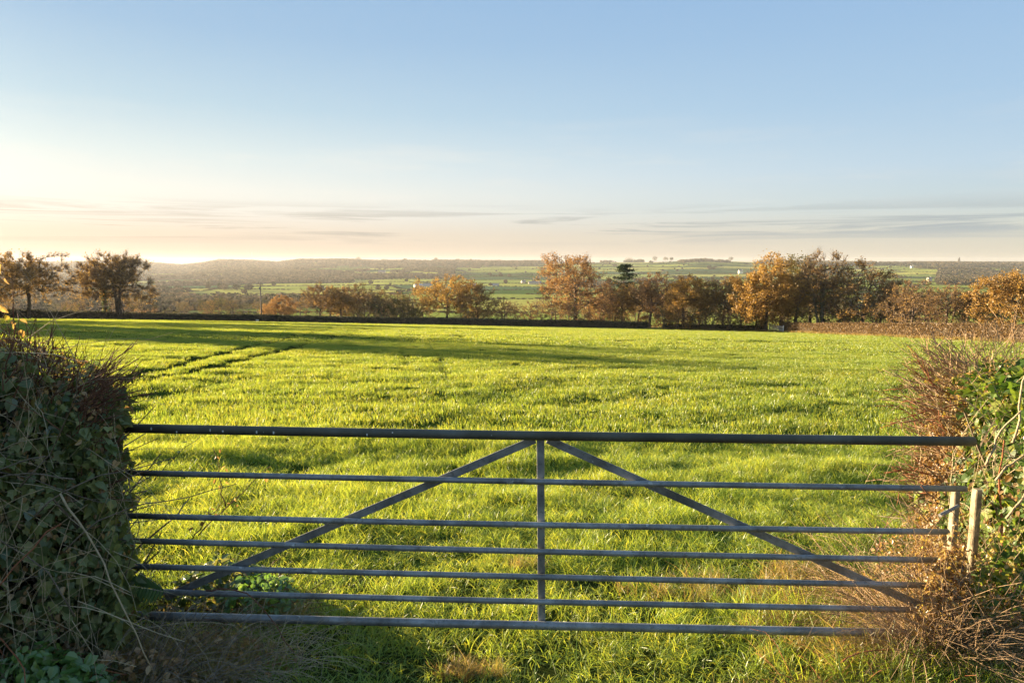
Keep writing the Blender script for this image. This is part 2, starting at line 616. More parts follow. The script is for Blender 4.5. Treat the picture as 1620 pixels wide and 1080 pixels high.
# ------------------------------------------------------------------ ground: one sheet from the road verge to the far ridge and beyond
def build_ground():
    a1 = np.concatenate([np.arange(-180, -50, 5.0), np.arange(-50, 50, 0.25), np.arange(50, 180.01, 5.0)])
    r1 = np.concatenate([[0.4, 1.2, 2.0], np.geomspace(2.4, 14, 115), np.geomspace(14.3, 420, 140), np.geomspace(430, 5200, 180), np.geomspace(5400, 6600, 5)])
    A, Rr = np.meshgrid(R(1) * a1, r1)
    X, Y = np.sin(A) * Rr, np.cos(A) * Rr
    Z = gz(X, Y)
    rut = np.where(Rr < 200, rut_depth(X, Y), 0)
    Z = Z - rut * 0.13
    na, nr = len(a1), len(r1)
    V = np.stack([X, Y, Z], -1).reshape(-1, 3)
    i = (np.arange(nr - 1)[:, None] * na + np.arange(na - 1)[None]).ravel()
    F = np.stack([i, i + 1, i + na + 1, i + na], -1)
    g = Geo()
    g.add(V, F[:, ::-1])
    o = g.build('ground', M['ground'], smooth=True)
    tag(o, kind='structure')
    # colour of the land: crop soil near, patchwork of pasture, winter crops and plough beyond
    col = np.zeros((nr, na, 4))
    col[..., 3] = 1
    fid = np.zeros(X.shape, int)
    farm = Y > 180
    fid[farm] = field_id(X[farm], Y[farm])
    h = FCOL[fid]
    pal = np.array([(.06, .13, .03), (.28, .35, .08), (.40, .44, .10), (.06, .12, .05), (.30, .36, .08), (.40, .42, .11), (.07, .15, .07), (.46, .46, .12)])
    k = np.clip((h * 8).astype(int), 0, 7)
    c = pal[k]
    near = np.array([.045, .060, .016])
    c = np.where(farm[..., None], c, near)
    w = np.where(farm, woodiness(X, Y), 0)[..., None]
    c = c * (1 - w) + np.array([.055, .045, .025]) * w
    ins = in_field(X, Y) & (Y < 180)
    c = np.where((ins & (Y > 5))[..., None], np.array([.060, .095, .018]), c)
    c = c * (1 - 0.5 * rut[..., None]) + np.array([.05, .04, .02]) * 0.5 * rut[..., None]
    col[..., :3] = c
    at_ = o.data.color_attributes.new('land', 'FLOAT_COLOR', 'POINT')
    at_.data.foreach_set('color', col.reshape(-1).astype(np.float32))
    return o


build_ground()


# ------------------------------------------------------------------ scattering of uncountable stuff
def scatter(name, P, rot, scl, protos, idx=None, parent=None, kind='stuff'):
    """an object whose points each carry one of a few small meshes (only for what nobody could count)"""
    me = bpy.data.meshes.new(name)
    me.vertices.add(len(P))
    me.vertices.foreach_set('co', np.asarray(P, np.float32).ravel())
    a = me.attributes.new('rot', 'FLOAT_VECTOR', 'POINT')
    a.data.foreach_set('vector', np.asarray(rot, np.float32).ravel())
    s = np.asarray(scl, np.float32)
    if s.ndim == 1:
        s = np.repeat(s[:, None], 3, 1)
    a = me.attributes.new('scl', 'FLOAT_VECTOR', 'POINT')
    a.data.foreach_set('vector', s.ravel())
    a = me.attributes.new('idx', 'INT', 'POINT')
    if idx is None:
        idx = rng.integers(0, len(protos), len(P))
    a.data.foreach_set('value', np.asarray(idx, np.int32))
    o = bpy.data.objects.new(name, me)
    C.objects.link(o)
    if parent is not None:
        o.parent = parent
    if kind:
        o['kind'] = kind
    col = bpy.data.collections.new(name + '_kinds')
    for p in protos:
        col.objects.link(p)
    ng = bpy.data.node_groups.new(name, 'GeometryNodeTree')
    ng.interface.new_socket('Geometry', in_out='INPUT', socket_type='NodeSocketGeometry')
    ng.interface.new_socket('Geometry', in_out='OUTPUT', socket_type='NodeSocketGeometry')
    N, L = ng.nodes.new, ng.links.new
    gi, go = N('NodeGroupInput'), N('NodeGroupOutput')
    iop = N('GeometryNodeInstanceOnPoints')
    ci = N('GeometryNodeCollectionInfo')
    ci.inputs['Collection'].default_value = col
    ci.inputs['Separate Children'].default_value = True
    ci.inputs['Reset Children'].default_value = True
    L(gi.outputs[0], iop.inputs['Points'])
    L(ci.outputs[0], iop.inputs['Instance'])
    iop.inputs['Pick Instance'].default_value = True
    for nm, ty, sock in (('rot', 'FLOAT_VECTOR', 'Rotation'), ('scl', 'FLOAT_VECTOR', 'Scale'), ('idx', 'INT', 'Instance Index')):
        q = N('GeometryNodeInputNamedAttribute')
        q.data_type = ty
        q.inputs['Name'].default_value = nm
        if sock == 'Rotation':
            e = N('FunctionNodeEulerToRotation')
            L(q.outputs[0], e.inputs[0])
            L(e.outputs[0], iop.inputs[sock])
        else:
            L(q.outputs[0], iop.inputs[sock])
    L(iop.outputs[0], go.inputs[0])
    md = o.modifiers.new('scatter', 'NODES')
    md.node_group = ng
    return o


def blades(n, spread, h, w, lean=0.35, seg=2, seed=0):
    """a tuft of grass blades: each a tapering strip bent outwards"""
    r = np.random.default_rng(seed)
    g = Geo()
    a = r.random(n) * 2 * math.pi
    rad = spread * np.sqrt(r.random(n))
    bx, by = np.cos(a) * rad, np.sin(a) * rad
    H = h * r.uniform(0.55, 1.15, n)
    W = w * r.uniform(0.6, 1.2, n)
    la = r.random(n) * 2 * math.pi
    ln = lean * r.uniform(0.2, 1.5, n)
    fa = r.random(n) * math.pi * 2
    sx, sy = np.cos(fa), np.sin(fa)
    for k in range(n):
        V = []
        for s in range(seg + 1):
            t = s / seg
            o = ln[k] * H[k] * t ** 1.8
            z = H[k] * t * (1 - 0.25 * ln[k] * t)
            c = np.array([bx[k] + math.cos(la[k]) * o, by[k] + math.sin(la[k]) * o, z - 0.01])
            ww = W[k] * 0.5 * (1 - 0.55 * t)
            if s == seg:
                V.append(c)
            else:
                V.append(c - ww * np.array([sx[k], sy[k], 0]))
                V.append(c + ww * np.array([sx[k], sy[k], 0]))
        F4 = [[2 * s, 2 * s + 1, 2 * s + 3, 2 * s + 2] for s in range(seg - 1)]
        b = g.n
        g.add(V, np.array([[2 * seg - 2, 2 * seg - 1, 2 * seg]]))
        if F4:
            g.F.append(np.array(F4) + b)
            g.M.append(0)
    return g


def mat_grass(name, dry=0.0, gain=1.0):
    t = NT(name)
    p = t.pos()
    big = t.noise(0.35, p, 3)
    f = t.math('ADD', t.math('MULTIPLY', t.island(), 0.45), t.math('ADD', t.math('MULTIPLY', t.inst(), 0.25), t.math('MULTIPLY', big, 0.45)))
    f = t.math('SUBTRACT', f, 0.08, clamp=True)
    if dry:
        col = t.ramp(f, [(0, (.15, .115, .045)), (.4, (.26, .205, .085)), (.65, (.20, .22, .055)), (.8, (.36, .30, .14)), (1, (.24, .24, .06))])
    else:
        col = t.ramp(f, [(0, (.090, .175, .026)), (.35, (.148, .240, .031)), (.7, (.24, .295, .040)), (.93, (.34, .33, .055)), (1, (.46, .38, .14))])
    if gain != 1:
        col = t.mix(1.0, col, (gain, gain, gain * 1.05), 'MULTIPLY')
    tc = t.mix(1.0, col, (2.05, 1.6, .95), 'MULTIPLY')
    return t.out(t.leafy(col, 0.5, tc, 0.035, 0.42))


M['grass'] = mat_grass('grass')
M['grass_verge'] = mat_grass('grass_verge', 0, 1.28)
M['grass_dry'] = mat_grass('grass_dry', 1)


def wedge_points(y0, y1, dens, half=0.83, margin=1.0):
    n = int((half * (y1 ** 2 - y0 ** 2) + 2 * margin * (y1 - y0)) * dens)
    y = np.sqrt(rng.uniform(y0 ** 2, y1 ** 2, n))
    x = rng.uniform(-1, 1, n) * (y * half + margin)
    return x, y


def grass_layer(name, x, y, protos, s0, s1, hvar=0.3):
    z = gz(x, y) - rut_depth(x, y) * 0.1
    n = len(x)
    rot = np.stack([rng.normal(0, .08, n), rng.normal(0, .08, n), rng.random(n) * 6.283], 1)
    lush = 0.25 + 1.45 * fbm(x / 0.8, y / 0.5, 3, 51) + rng.normal(0, 0.06, n)
    lush = np.where(y > 12, .55 + .45 * lush, lush)
    s = rng.uniform(s0, s1, n)
    lush = lush * (.55 + .45 * np.clip((y - 3.2) / 5, 0, 1))
    scl = np.stack([s, s, s * lush], 1)
    return scatter(name, np.stack([x, y, z], 1), rot, scl, protos)


def build_grass():
    pa = [blades(40, .10, .115, .0050, .95, 3, 10 + i).build('grass_tuft', M['grass_verge'], link=False) for i in range(4)]
    pb = [blades(80, .28, .100, .012, .5, 2, 20 + i).build('grass_patch', M['grass'], link=False) for i in range(3)]
    pc = [blades(110, .85, .090, .032, .5, 2, 30 + i).build('crop_patch', M['grass'], link=False) for i in range(3)]
    x, y = wedge_points(2.2, 11, 125)
    k = rng.random(len(x)) < 1 - 0.35 * (fbm(x / .7, y / .5, 2, 61) < .33)
    grass_layer('grass', x[k], y[k], pa, .8, 1.35)
    x, y = wedge_points(10.5, 42, 15)
    k = rut_depth(x, y) < rng.uniform(0.05, .5, len(x))
    grass_layer('short_grass', x[k], y[k], pb, .8, 1.3)
    x, y = wedge_points(40, 175, 1.6)
    k = in_field(x, y) & (rut_depth(x, y) < rng.uniform(0.05, .45, len(x)))
    grass_layer('winter_crop', x[k], y[k], pc, .8, 1.2)


build_grass()

# ------------------------------------------------------------------ haze over the valley
def build_haze():
    g = Geo()
    g.box((0, 0, -12), (13600, 13600, 110))
    m = bpy.data.materials.new('haze')
    m.use_nodes = True
    nt = m.node_tree
    nt.nodes.clear()
    v = nt.nodes.new('ShaderNodeVolumePrincipled')
    v.inputs['Color'].default_value = (.93, .93, .95, 1)
    v.inputs['Density'].default_value = 0.000042
    v.inputs['Anisotropy'].default_value = 0.35
    o = nt.nodes.new('ShaderNodeOutputMaterial')
    nt.links.new(v.outputs[0], o.inputs['Volume'])
    ob = g.build('haze', m)
    tag(ob, kind='stuff')
    ob.display_type = 'WIRE'


build_haze()


# ------------------------------------------------------------------ trees
def grow(r, H, W, base, n=150, lean=0.0, lead=0.45, flat=0.0, trunk_r=None, multi=1):
    """branch skeleton: a trunk and limbs that reach points spread through the crown's volume"""
    step = H / 16
    P = [np.array([0, 0, -0.4])]
    par = [-1]
    top = base + (H - base) * lead
    for mstem in range(multi):
        k = int(top / step)
        prev = 0
        dx, dy = (r.normal(0, .10 * W / H + .02), r.normal(0, .06)) if multi > 1 else (lean * 0.4, 0)
        for i in range(1, k + 1):
            p = P[prev] + np.array([dx * step + r.normal(0, step * .09) + lean * step * .5 * i / k, dy * step + r.normal(0, step * .09), step])
            P.append(p)
            par.append(prev)
            prev = len(P) - 1
    # crown: several overlapping lobes rather than one ball
    nl = 7
    cz = (base + H) / 2
    lob = []
    nl = 9
    for i in range(nl):
        a = i * 2.4 + r.uniform(-.4, .4)
        q = r.uniform(.25, .62)
        lz = r.uniform(-.85, .6)
        lob.append((math.cos(a) * q * W / 2 + lean * (cz + lz * (H - base) / 2), math.sin(a) * q * W / 2, cz + lz * (H - base) / 2 * (1 - q * .5), r.uniform(.42, .58)))
    lob.append((lean * H * .8, 0, H - (H - base) * .30, .52))
    pts = []
    for i in range(n):
        c = lob[r.integers(0, len(lob))]
        d = unit(r.normal(0, 1, 3)) * r.random() ** 0.35
        p = np.array([c[0], c[1], c[2]]) + d * np.array([W * c[3] * .5 * 1.15, W * c[3] * .5 * 1.15, (H - base) * c[3] * .5 * 1.15])
        p[2] = min(max(p[2], base * .7), H * .97)
        pts.append(p)
    pts = sorted(pts, key=lambda p: abs(p[2] - top * .8) * .6 + math.hypot(p[0], p[1]))
    cap = len(P) + n * 9
    A = np.zeros((cap, 3))
    A[:len(P)] = P
    m = len(P)
    for p in pts:
        Q = A[1:m]
        d = np.linalg.norm(Q - p, axis=1) + 0.35 * np.maximum(0, Q[:, 2] - p[2] + .0) + 1e3 * (Q[:, 2] < base * .55)
        j = int(np.argmin(d)) + 1
        L = np.linalg.norm(A[j] - p)
        k = max(1, min(8, int(L / step)))
        s0 = A[j].copy()
        prev = j
        bend = r.normal(0, .10 * L, 3)
        bend[2] = abs(bend[2]) * (-.4 if r.random() < .3 else .9)
        for t in range(1, k + 1):
            f = t / k
            A[m] = s0 + (p - s0) * f + bend * math.sin(math.pi * f) + (r.normal(0, step * .10, 3) if t < k else 0)
            par.append(prev)
            prev = m
            m += 1
    A = A[:m]
    par = np.array(par)
    rad = np.zeros(m)
    kids = np.zeros(m, int)
    np.add.at(kids, par[1:], 1)
    e = 2.0
    r0 = 0.020 * (H / 12)
    acc = np.where(kids == 0, r0 ** e, 0)
    for i in range(m - 1, 0, -1):
        acc[i] = max(acc[i], r0 ** e)
        acc[par[i]] += acc[i]
    rad = acc ** (1 / e)
    tr = trunk_r if trunk_r else H * 0.024
    rad = rad * tr / rad[1:].max()
    rad = np.maximum(rad, 0.013)
    return A, par, rad, kids


def trunk_mesh(g, A, par, rad, m=0, minr=0.0):
    i = np.arange(1, len(A))
    i = i[rad[i] > minr]
    a, b = A[par[i]], A[i]
    ra, rb = np.minimum(rad[par[i]], rad[i] * 1.25), rad[i]
    T = unit(b - a)
    ref = np.where(np.abs(T[:, 2:3]) < .9, np.array([[0, 0, 1.0]]), np.array([[1.0, 0, 0]]))
    X = unit(np.cross(T, ref))
    Y = np.cross(T, X)
    S = 5
    th = np.arange(S) * 2 * math.pi / S
    ring = np.cos(th)[None, :, None] * X[:, None] + np.sin(th)[None, :, None] * Y[:, None]
    v = np.concatenate([a[:, None] + ring * ra[:, None, None], b[:, None] + T[:, None] * rb[:, None, None] * .3 + ring * rb[:, None, None]], 1)
    base = np.arange(len(i))[:, None] * 2 * S
    j = np.arange(S)[None]
    k = (j + 1) % S
    f = np.stack([base + j, base + k, base + S + k, base + S + j], -1).reshape(-1, 4)
    g.add(v.reshape(-1, 3), f, m)


def leaves_at(g, P, size, r, m=0, aspect=0.7, up=0.0):
    """small four-cornered leaves, folded along the middle, turned every way"""
    n = len(P)
    d = unit(r.normal(0, 1, (n, 3)) + np.array([0, 0, up]))
    e = unit(np.cross(d, r.normal(0, 1, (n, 3))))
    s = size * r.uniform(.6, 1.4, (n, 1))
    nn = np.cross(d, e)
    a = P - d * s * .5
    b = P + e * s * .5 * aspect + nn * s * .12
    c = P + d * s * .5
    q = P - e * s * .5 * aspect + nn * s * .12
    V = np.stack([a, b, c, q], 1).reshape(-1, 3)
    i = np.arange(n)[:, None] * 4
    g.add(V, i + np.array([[0, 1, 2, 3]]), m)


def twigs_at(g, P, D, L, w, r, m=0):
    """bare twigs: long thin two-sided slivers that leave in direction D"""
    n = len(P)
    d = unit(D + r.normal(0, .45, (n, 3)))
    s = unit(np.cross(d, r.normal(0, 1, (n, 3))))
    l = L * r.uniform(.5, 1.4, (n, 1))
    k = r.normal(0, .12, (n, 3)) * l
    V = np.stack([P - s * w / 2, P + s * w / 2, P + d * l * .5 + k + s * w * .3, P + d * l * .5 + k - s * w * .3, P + d * l + np.array([0, 0, .1]) * l], 1).reshape(-1, 3)
    i = np.arange(n)[:, None] * 5
    g.add(V, i + np.array([[0, 1, 2, 3]]), m)
    g.F.append(i + np.array([[3, 2, 4]]) + g.n - 5 * n)
    g.M.append(m)


KINDS = {   # number of limb ends, twigs, leaves, leaf size, leaf material
    'bare': dict(n=250, tw=6400, lf=3000, ls=.27, mat='leaf_brown'),
    'oak': dict(n=260, tw=3600, lf=9000, ls=.30, mat='leaf_brown'),
    'russet': dict(n=230, tw=2600, lf=11500, ls=.30, mat='leaf_russet'),
    'orange': dict(n=240, tw=600, lf=19000, ls=.31, mat='leaf_orange'),
    'gold': dict(n=230, tw=1300, lf=14000, ls=.31, mat='leaf_orange'),
    'olive': dict(n=220, tw=2200, lf=9500, ls=.30, mat='leaf_olive'),
    'bush': dict(n=60, tw=900, lf=2400, ls=.24, mat='leaf_olive'),
    'redbush': dict(n=60, tw=1300, lf=1800, ls=.22, mat='leaf_russet'),
}


def tree_parts(kind, H, W, base, seed, lean=0.0, lead=.45, ivy=0.0, multi=1, pale=False, dens=1.0, trunk_r=None):
    r = np.random.default_rng(seed)
    K = KINDS[kind]
    A, par, rad, kids = grow(r, H, W, base, int(K['n'] * min(1, max(.42, dens + .1))), lean, lead, multi=multi, trunk_r=trunk_r)
    gt = Geo()
    trunk_mesh(gt, A, par, rad)
    thin = np.where((rad <= max(H * .0075, float(np.quantile(rad, .7)))) & (A[:, 2] > base * .7))[0]
    thin = thin[thin > 1]
    D = unit(A[thin] - A[par[thin]])
    out_ = unit(A[thin] - np.array([lean * H * .5, 0, base + (H - base) * .35]))
    gc = Geo()
    k = r.integers(0, len(thin), int(K['tw'] * dens))
    twigs_at(gc, A[thin[k]] + r.normal(0, .05, (len(k), 3)), D[k] * .6 + out_[k] * .7 + np.array([0, 0, .25]), H * .085, .034 * H / 12, r, 0)
    k = r.integers(0, len(thin), int(K['lf'] * dens))
    # leaves sit in clumps round limb ends, some clumps fuller than others
    keep = r.random(len(A)) ** .6
    k = k[r.random(len(k)) < .35 + .65 * keep[thin[k]]]
    P = A[thin[k]] + out_[k] * r.uniform(0, H * .06, (len(k), 1)) + r.normal(0, H * .028, (len(k), 3))
    leaves_at(gc, P, K['ls'] * (H / 12) ** .5, r, 1)
    gi = None
    if ivy > 0:
        i = np.where((A[:, 2] < base + (H - base) * ivy) & (rad > H * .006))[0]
        i = i[i > 0]
        n = int(1500 * (.4 + ivy))
        k = r.choice(i, n, p=rad[i] / rad[i].sum())
        t = r.random((n, 1))
        P = A[k] * t + A[par[k]] * (1 - t) + unit(r.normal(0, 1, (n, 3))) * (rad[k][:, None] + .14) * r.uniform(.8, 1.9, (n, 1))
        gi = Geo()
        leaves_at(gi, P, .28, r, 0)
    return gt, gc, gi, K['mat'], pale


def make_tree(name, label, cat, loc, kind, H, W, base, seed, group=None, **k):
    gt, gc, gi, lm, pale = tree_parts(kind, H, W, base, seed, **k)
    t = empty(name, loc, label, cat, group)
    gt.build('trunk', M['bark_pale' if pale else 'bark'], t, smooth=True)
    gc.build('crown', [M['twig'], M[lm]], t)
    if gi:
        gi.build('trunk_ivy', M['leaf_ivy_far'], t)
    return t


def tree_px(name, label, cat, px, top, wpx, depth, kind, seed, base=.22, group=None, dz=0.0, **k):
    x = xat(px, depth)
    z = float(gz(x, depth, False))
    H = EYE - (top - 415) / 1080.0 * depth - z
    W = wpx / 1080.0 * depth * 1.22
    if kind != 'bare':
        base *= .5
        W *= 1.08
    return make_tree(name, label, cat, (x, depth, z - dz), kind, H, W, H * base, seed, group, **k)


G1 = 'trees along the far edge of the field'
TREES = [
    ('oak_tree', 'bare oak with a round crown at the left end of the far hedge', 40, 401, 104, 136, 'bare', 1, dict(base=.28, dens=1.7)),
    ('oak_tree', 'thin dark oak touching the broad one, left of the pair in the hedge', 161, 402, 84, 166, 'bare', 2, dict(base=.26, lean=-.06, ivy=.35, dens=1.6)),
    ('oak_tree', 'broad bare oak with a forked trunk, right of the pair in the hedge', 184, 398, 100, 165, 'bare', 3, dict(base=.22, lean=.05, multi=2, dens=1.8)),
    ('beech_tree', 'small round russet beech behind the hedge just right of the utility pole', 439, 467, 42, 200, 'russet', 4, dict(base=.08)),
    ('ash_tree', 'bare grey brown tree with upright limbs, first of the row right of the russet beech', 503, 446, 52, 190, 'bare', 5, dict(base=.2)),
    ('oak_tree', 'bare brown tree, second in the row right of the russet beech', 536, 452, 46, 192, 'oak', 6, dict(base=.18)),
    ('oak_tree', 'reddish brown bare tree, third in the row right of the russet beech', 564, 449, 44, 196, 'bare', 7, dict(base=.2, multi=2)),
    ('ash_tree', 'greenish bare tree with ivy on its limbs behind the hedge', 594, 460, 44, 186, 'bare', 8, dict(base=.15, ivy=.7, multi=2)),
    ('oak_tree', 'low dark brown tree left of the golden oak', 637, 468, 50, 185, 'olive', 9, dict(base=.10)),
    ('oak_tree', 'golden brown oak with layered crown standing left of its lower twin', 706, 435, 80, 184, 'gold', 10, dict(base=.18, lead=.6, dens=1.2)),
    ('oak_tree', 'lower rounded brown oak touching the golden one', 755, 450, 62, 180, 'oak', 11, dict(base=.18)),
    ('thorn_tree', 'small dark bare tree with crooked limbs right of the twin oaks', 797, 470, 38, 178, 'bare', 12, dict(base=.12, multi=3, dens=.4)),
    ('thorn_tree', 'small brown bare tree left of the tallest tree', 836, 474, 50, 185, 'bare', 13, dict(base=.1, multi=2, dens=.7)),
    ('oak_tree', 'tallest wide russet oak with dark ivy round its trunk', 912, 401, 108, 178, 'russet', 14, dict(base=.14, lead=.6, ivy=.3, dens=1.5)),
    ('oak_tree', 'brown tree standing in front of the pine', 985, 447, 44, 178, 'oak', 16, dict(base=.12)),
    ('oak_tree', 'russet tree leaning right, beside the pine', 1030, 431, 66, 172, 'russet', 17, dict(base=.12, lean=.16)),
    ('maple_tree', 'orange bushy tree between the russet and the dark brown one', 1085, 438, 74, 160, 'gold', 18, dict(base=.14, multi=2, dens=1.2)),
    ('oak_tree', 'dark brown tree left of the brightest orange tree', 1148, 441, 74, 160, 'oak', 19, dict(base=.15, dens=1.3)),
    ('maple_tree', 'brightest orange tree beside the white field gate', 1216, 405, 86, 147, 'orange', 20, dict(base=.14, lead=.6, dens=1.3)),
    ('oak_tree', 'greenish brown tree just behind the brightest orange tree', 1262, 407, 74, 158, 'olive', 21, dict(base=.18)),
    ('ash_tree', 'tall tree with a thin bare top and ivy covered trunk', 1303, 398, 84, 143, 'bare', 22, dict(base=.22, lead=.8, ivy=.42, pale=True, multi=2)),
    ('oak_tree', 'wide brown oak with a pale trunk behind the sunlit hedge', 1370, 414, 112, 138, 'oak', 23, dict(base=.22, pale=True, dens=1.2)),
    ('oak_tree', 'slim brown tree between the two spreading oaks', 1418, 442, 50, 132, 'bare', 24, dict(base=.2, lean=.1)),
    ('oak_tree', 'low spreading bare oak with forked limbs behind the sunlit hedge', 1448, 444, 84, 118, 'bare', 25, dict(base=.1, multi=2)),
    ('oak_tree', 'brown tree with three slim trunks behind the sunlit hedge', 1503, 448, 72, 122, 'bare', 26, dict(base=.25, multi=3)),
    ('oak_tree', 'low brown oak left of the golden tree at the right edge', 1557, 461, 58, 122, 'oak', 27, dict(base=.2)),
    ('maple_tree', 'golden orange tree at the right edge behind the sunlit hedge', 1612, 428, 84, 105, 'gold', 28, dict(base=.2)),
    ('oak_tree', 'tall bare tree left of the oak at the end of the far hedge', -70, 385, 150, 128, 'oak', 29, dict(base=.1, dens=1.6)),
    ('oak_tree', 'brown oak beyond the left end of the far hedge', -190, 372, 150, 118, 'oak', 33, dict(base=.1, dens=1.6)),
]
for nm, lb, px, top, w, dep, kind, seed, kw in TREES:
    tree_px(nm, lb, 'tree', px, top, w, dep, kind, 100 + seed, group=G1, **kw)


ANCHORS = [(40, 'the bare oak at the left hedge end'), (172, 'the pair of bare oaks in the far hedge'), (410, 'the utility pole'), (439, 'the small russet beech'), (503, 'the first tree right of the russet beech'),
           (564, 'the third tree right of the russet beech'), (594, 'the ivy clad bare tree'), (637, 'the low dark tree near the golden oak'), (706, 'the golden oak'), (755, 'the lower twin oak'), (797, 'the crooked little thorn tree'),
           (836, 'the small brown tree near the tallest oak'), (912, 'the tallest russet oak'), (988, 'the pine'), (1030, 'the leaning russet tree'), (1085, 'the orange bushy tree'), (1148, 'the dark brown tree'), (1216, 'the brightest orange tree'),
           (1303, 'the ivy covered trunk'), (1370, 'the wide oak with a pale trunk'), (1418, 'the slim brown tree'), (1448, 'the low spreading oak'), (1503, 'the tree with three slim trunks'), (1557, 'the low brown oak at the right'), (1612, 'the golden tree at the right edge')]
USED = set()


def beside(px, what, kind):
    """a label that points to a thing by the tree it stands beside"""
    for a, ph in sorted(ANCHORS, key=lambda q: abs(q[0] - px)):
        side = 'right behind' if abs(px - a) < 8 and kind == 'tree' else 'at the foot of' if abs(px - a) < 8 else 'just left of' if px < a else 'just right of'
        lb = what + ' ' + side + ' ' + ph
        if lb not in USED:
            USED.add(lb)
            return lb


def second_row():
    for i, (px, top, w, d, k) in enumerate([(1012, 452, 60, 190, 'oak'), (1062, 452, 60, 185, 'russet'), (1118, 450, 64, 182, 'oak'), (1176, 446, 66, 176, 'olive'), (1240, 436, 66, 172, 'oak'), (1286, 432, 70, 168, 'russet'),
                                           (1338, 438, 70, 162, 'oak'), (1398, 452, 60, 156, 'bare'), (1470, 458, 60, 150, 'russet'), (1530, 462, 60, 146, 'bare'), (1590, 458, 60, 140, 'oak'), (950, 462, 46, 196, 'oak'), (880, 468, 50, 196, 'bare'),
                                           (520, 462, 50, 205, 'russet'), (575, 464, 50, 205, 'bare'), (620, 470, 46, 200, 'bare'), (668, 472, 40, 200, 'bare'), (1210, 440, 50, 165, 'oak')]):
        tree_px('oak_tree', beside(px, 'brown second row tree', 'tree'), 'tree', px, top, w, d, k, 420 + i, base=.10, group='second row of trees behind the field edge', dens=.38)


second_row()


def side_trees():
    """trees of the field's left side: they stand left of the view and throw the long shadows across the crop"""
    for i, (x, y, H, W) in enumerate([(-82, 89, 14, 12), (-94, 96, 14.5, 12), (-71, 83, 10.5, 10), (-116, 106, 14, 14), (-84, 78, 14, 12), (-96, 85, 14.5, 12), (-71, 71, 11, 10)]):
        z = float(gz(x, y, False))
        make_tree('oak_tree', 'oak in the hedge along the left side of the field', 'tree', (x, y, z), 'russet', H, W, H * .1, 300 + i, 'oaks along the left side of the field', dens=1.0)


side_trees()


def pine():
    px, dep = 988, 196
    x = xat(px, dep)
    z = float(gz(x, dep, False))
    H = EYE - (419 - 415) / 1080 * dep - z
    t = empty('pine_tree', (x, dep, z), 'dark green pine with flat layered top among the brown trees', 'tree', G1)
    g = Geo()
    k = 14
    pts = np.array([[math.sin(i * .5) * .15, math.cos(i * .7) * .12, H * i / (k - 1)] for i in range(k)])
    g.tube(pts, np.linspace(.38, .06, k), 7)
    lay = Geo()
    r = np.random.default_rng(5)
    for i, f in enumerate((.50, .57, .66, .71, .79, .84, .91, .95, .985)):
        L = (1 - f) * H * .30 + H * .085
        for a in r.uniform(0, 6.28, 5):
            l = L * r.uniform(.35, 1.35)
            e = np.array([math.cos(a) * l, math.sin(a) * l, H * f + l * r.uniform(-.02, .18)])
            s = np.array([0, 0, H * f - .3])
            g.tube([s, (s + e) / 2 + [0, 0, -.1], e], [.09, .05, .02], 4)
            n = 120
            tt = r.uniform(.35, 1.05, (n, 1))
            P = s * (1 - tt) + e * tt + r.normal(0, 1, (n, 3)) * np.array([.55, .55, .20])
            leaves_at(lay, P, .5, r, 0, .35)
    g.build('trunk', M['bark'], t, smooth=True)
    lay.build('crown', M['leaf_pine'], t)


pine()


def far_bushes():
    r = np.random.default_rng(12)
    # bushes under the trees between the far hedge and the white gate
    spots = [(948, 487, 30, 172), (972, 480, 26, 174), (1052, 484, 30, 158), (1075, 478, 26, 156), (1102, 486, 34, 154), (1128, 480, 34, 153), (1158, 476, 36, 152), (1184, 484, 34, 149),
             (1200, 470, 30, 150), (1240, 492, 26, 147), (1268, 488, 34, 150), (1322, 486, 32, 142), (1350, 490, 30, 140), (1392, 494, 26, 136), (1420, 494, 26, 128), (1480, 490, 30, 122), (1530, 490, 30, 116),
             (1575, 494, 30, 112), (600, 486, 34, 178), (660, 486, 40, 176), (560, 488, 30, 180), (815, 488, 34, 176), (870, 488, 30, 176), (740, 489, 30, 176), (478, 484, 26, 190), (100, 480, 40, 160), (128, 484, 30, 166), (222, 484, 40, 175), (258, 486, 30, 178)]
    for i, (px, top, w, dep) in enumerate(spots):
        kind = ('bush', 'redbush')[(i * 7) % 3 == 0]
        tree_px('bush', beside(px, ('round olive bush', 'round russet bush')[kind == 'redbush'], 'bush'), 'bush', px, top, w, dep, kind, 500 + i, base=.04, group='bushes under the trees at the field edge', multi=3, lead=.5, dens=.6, trunk_r=.09)


far_bushes()


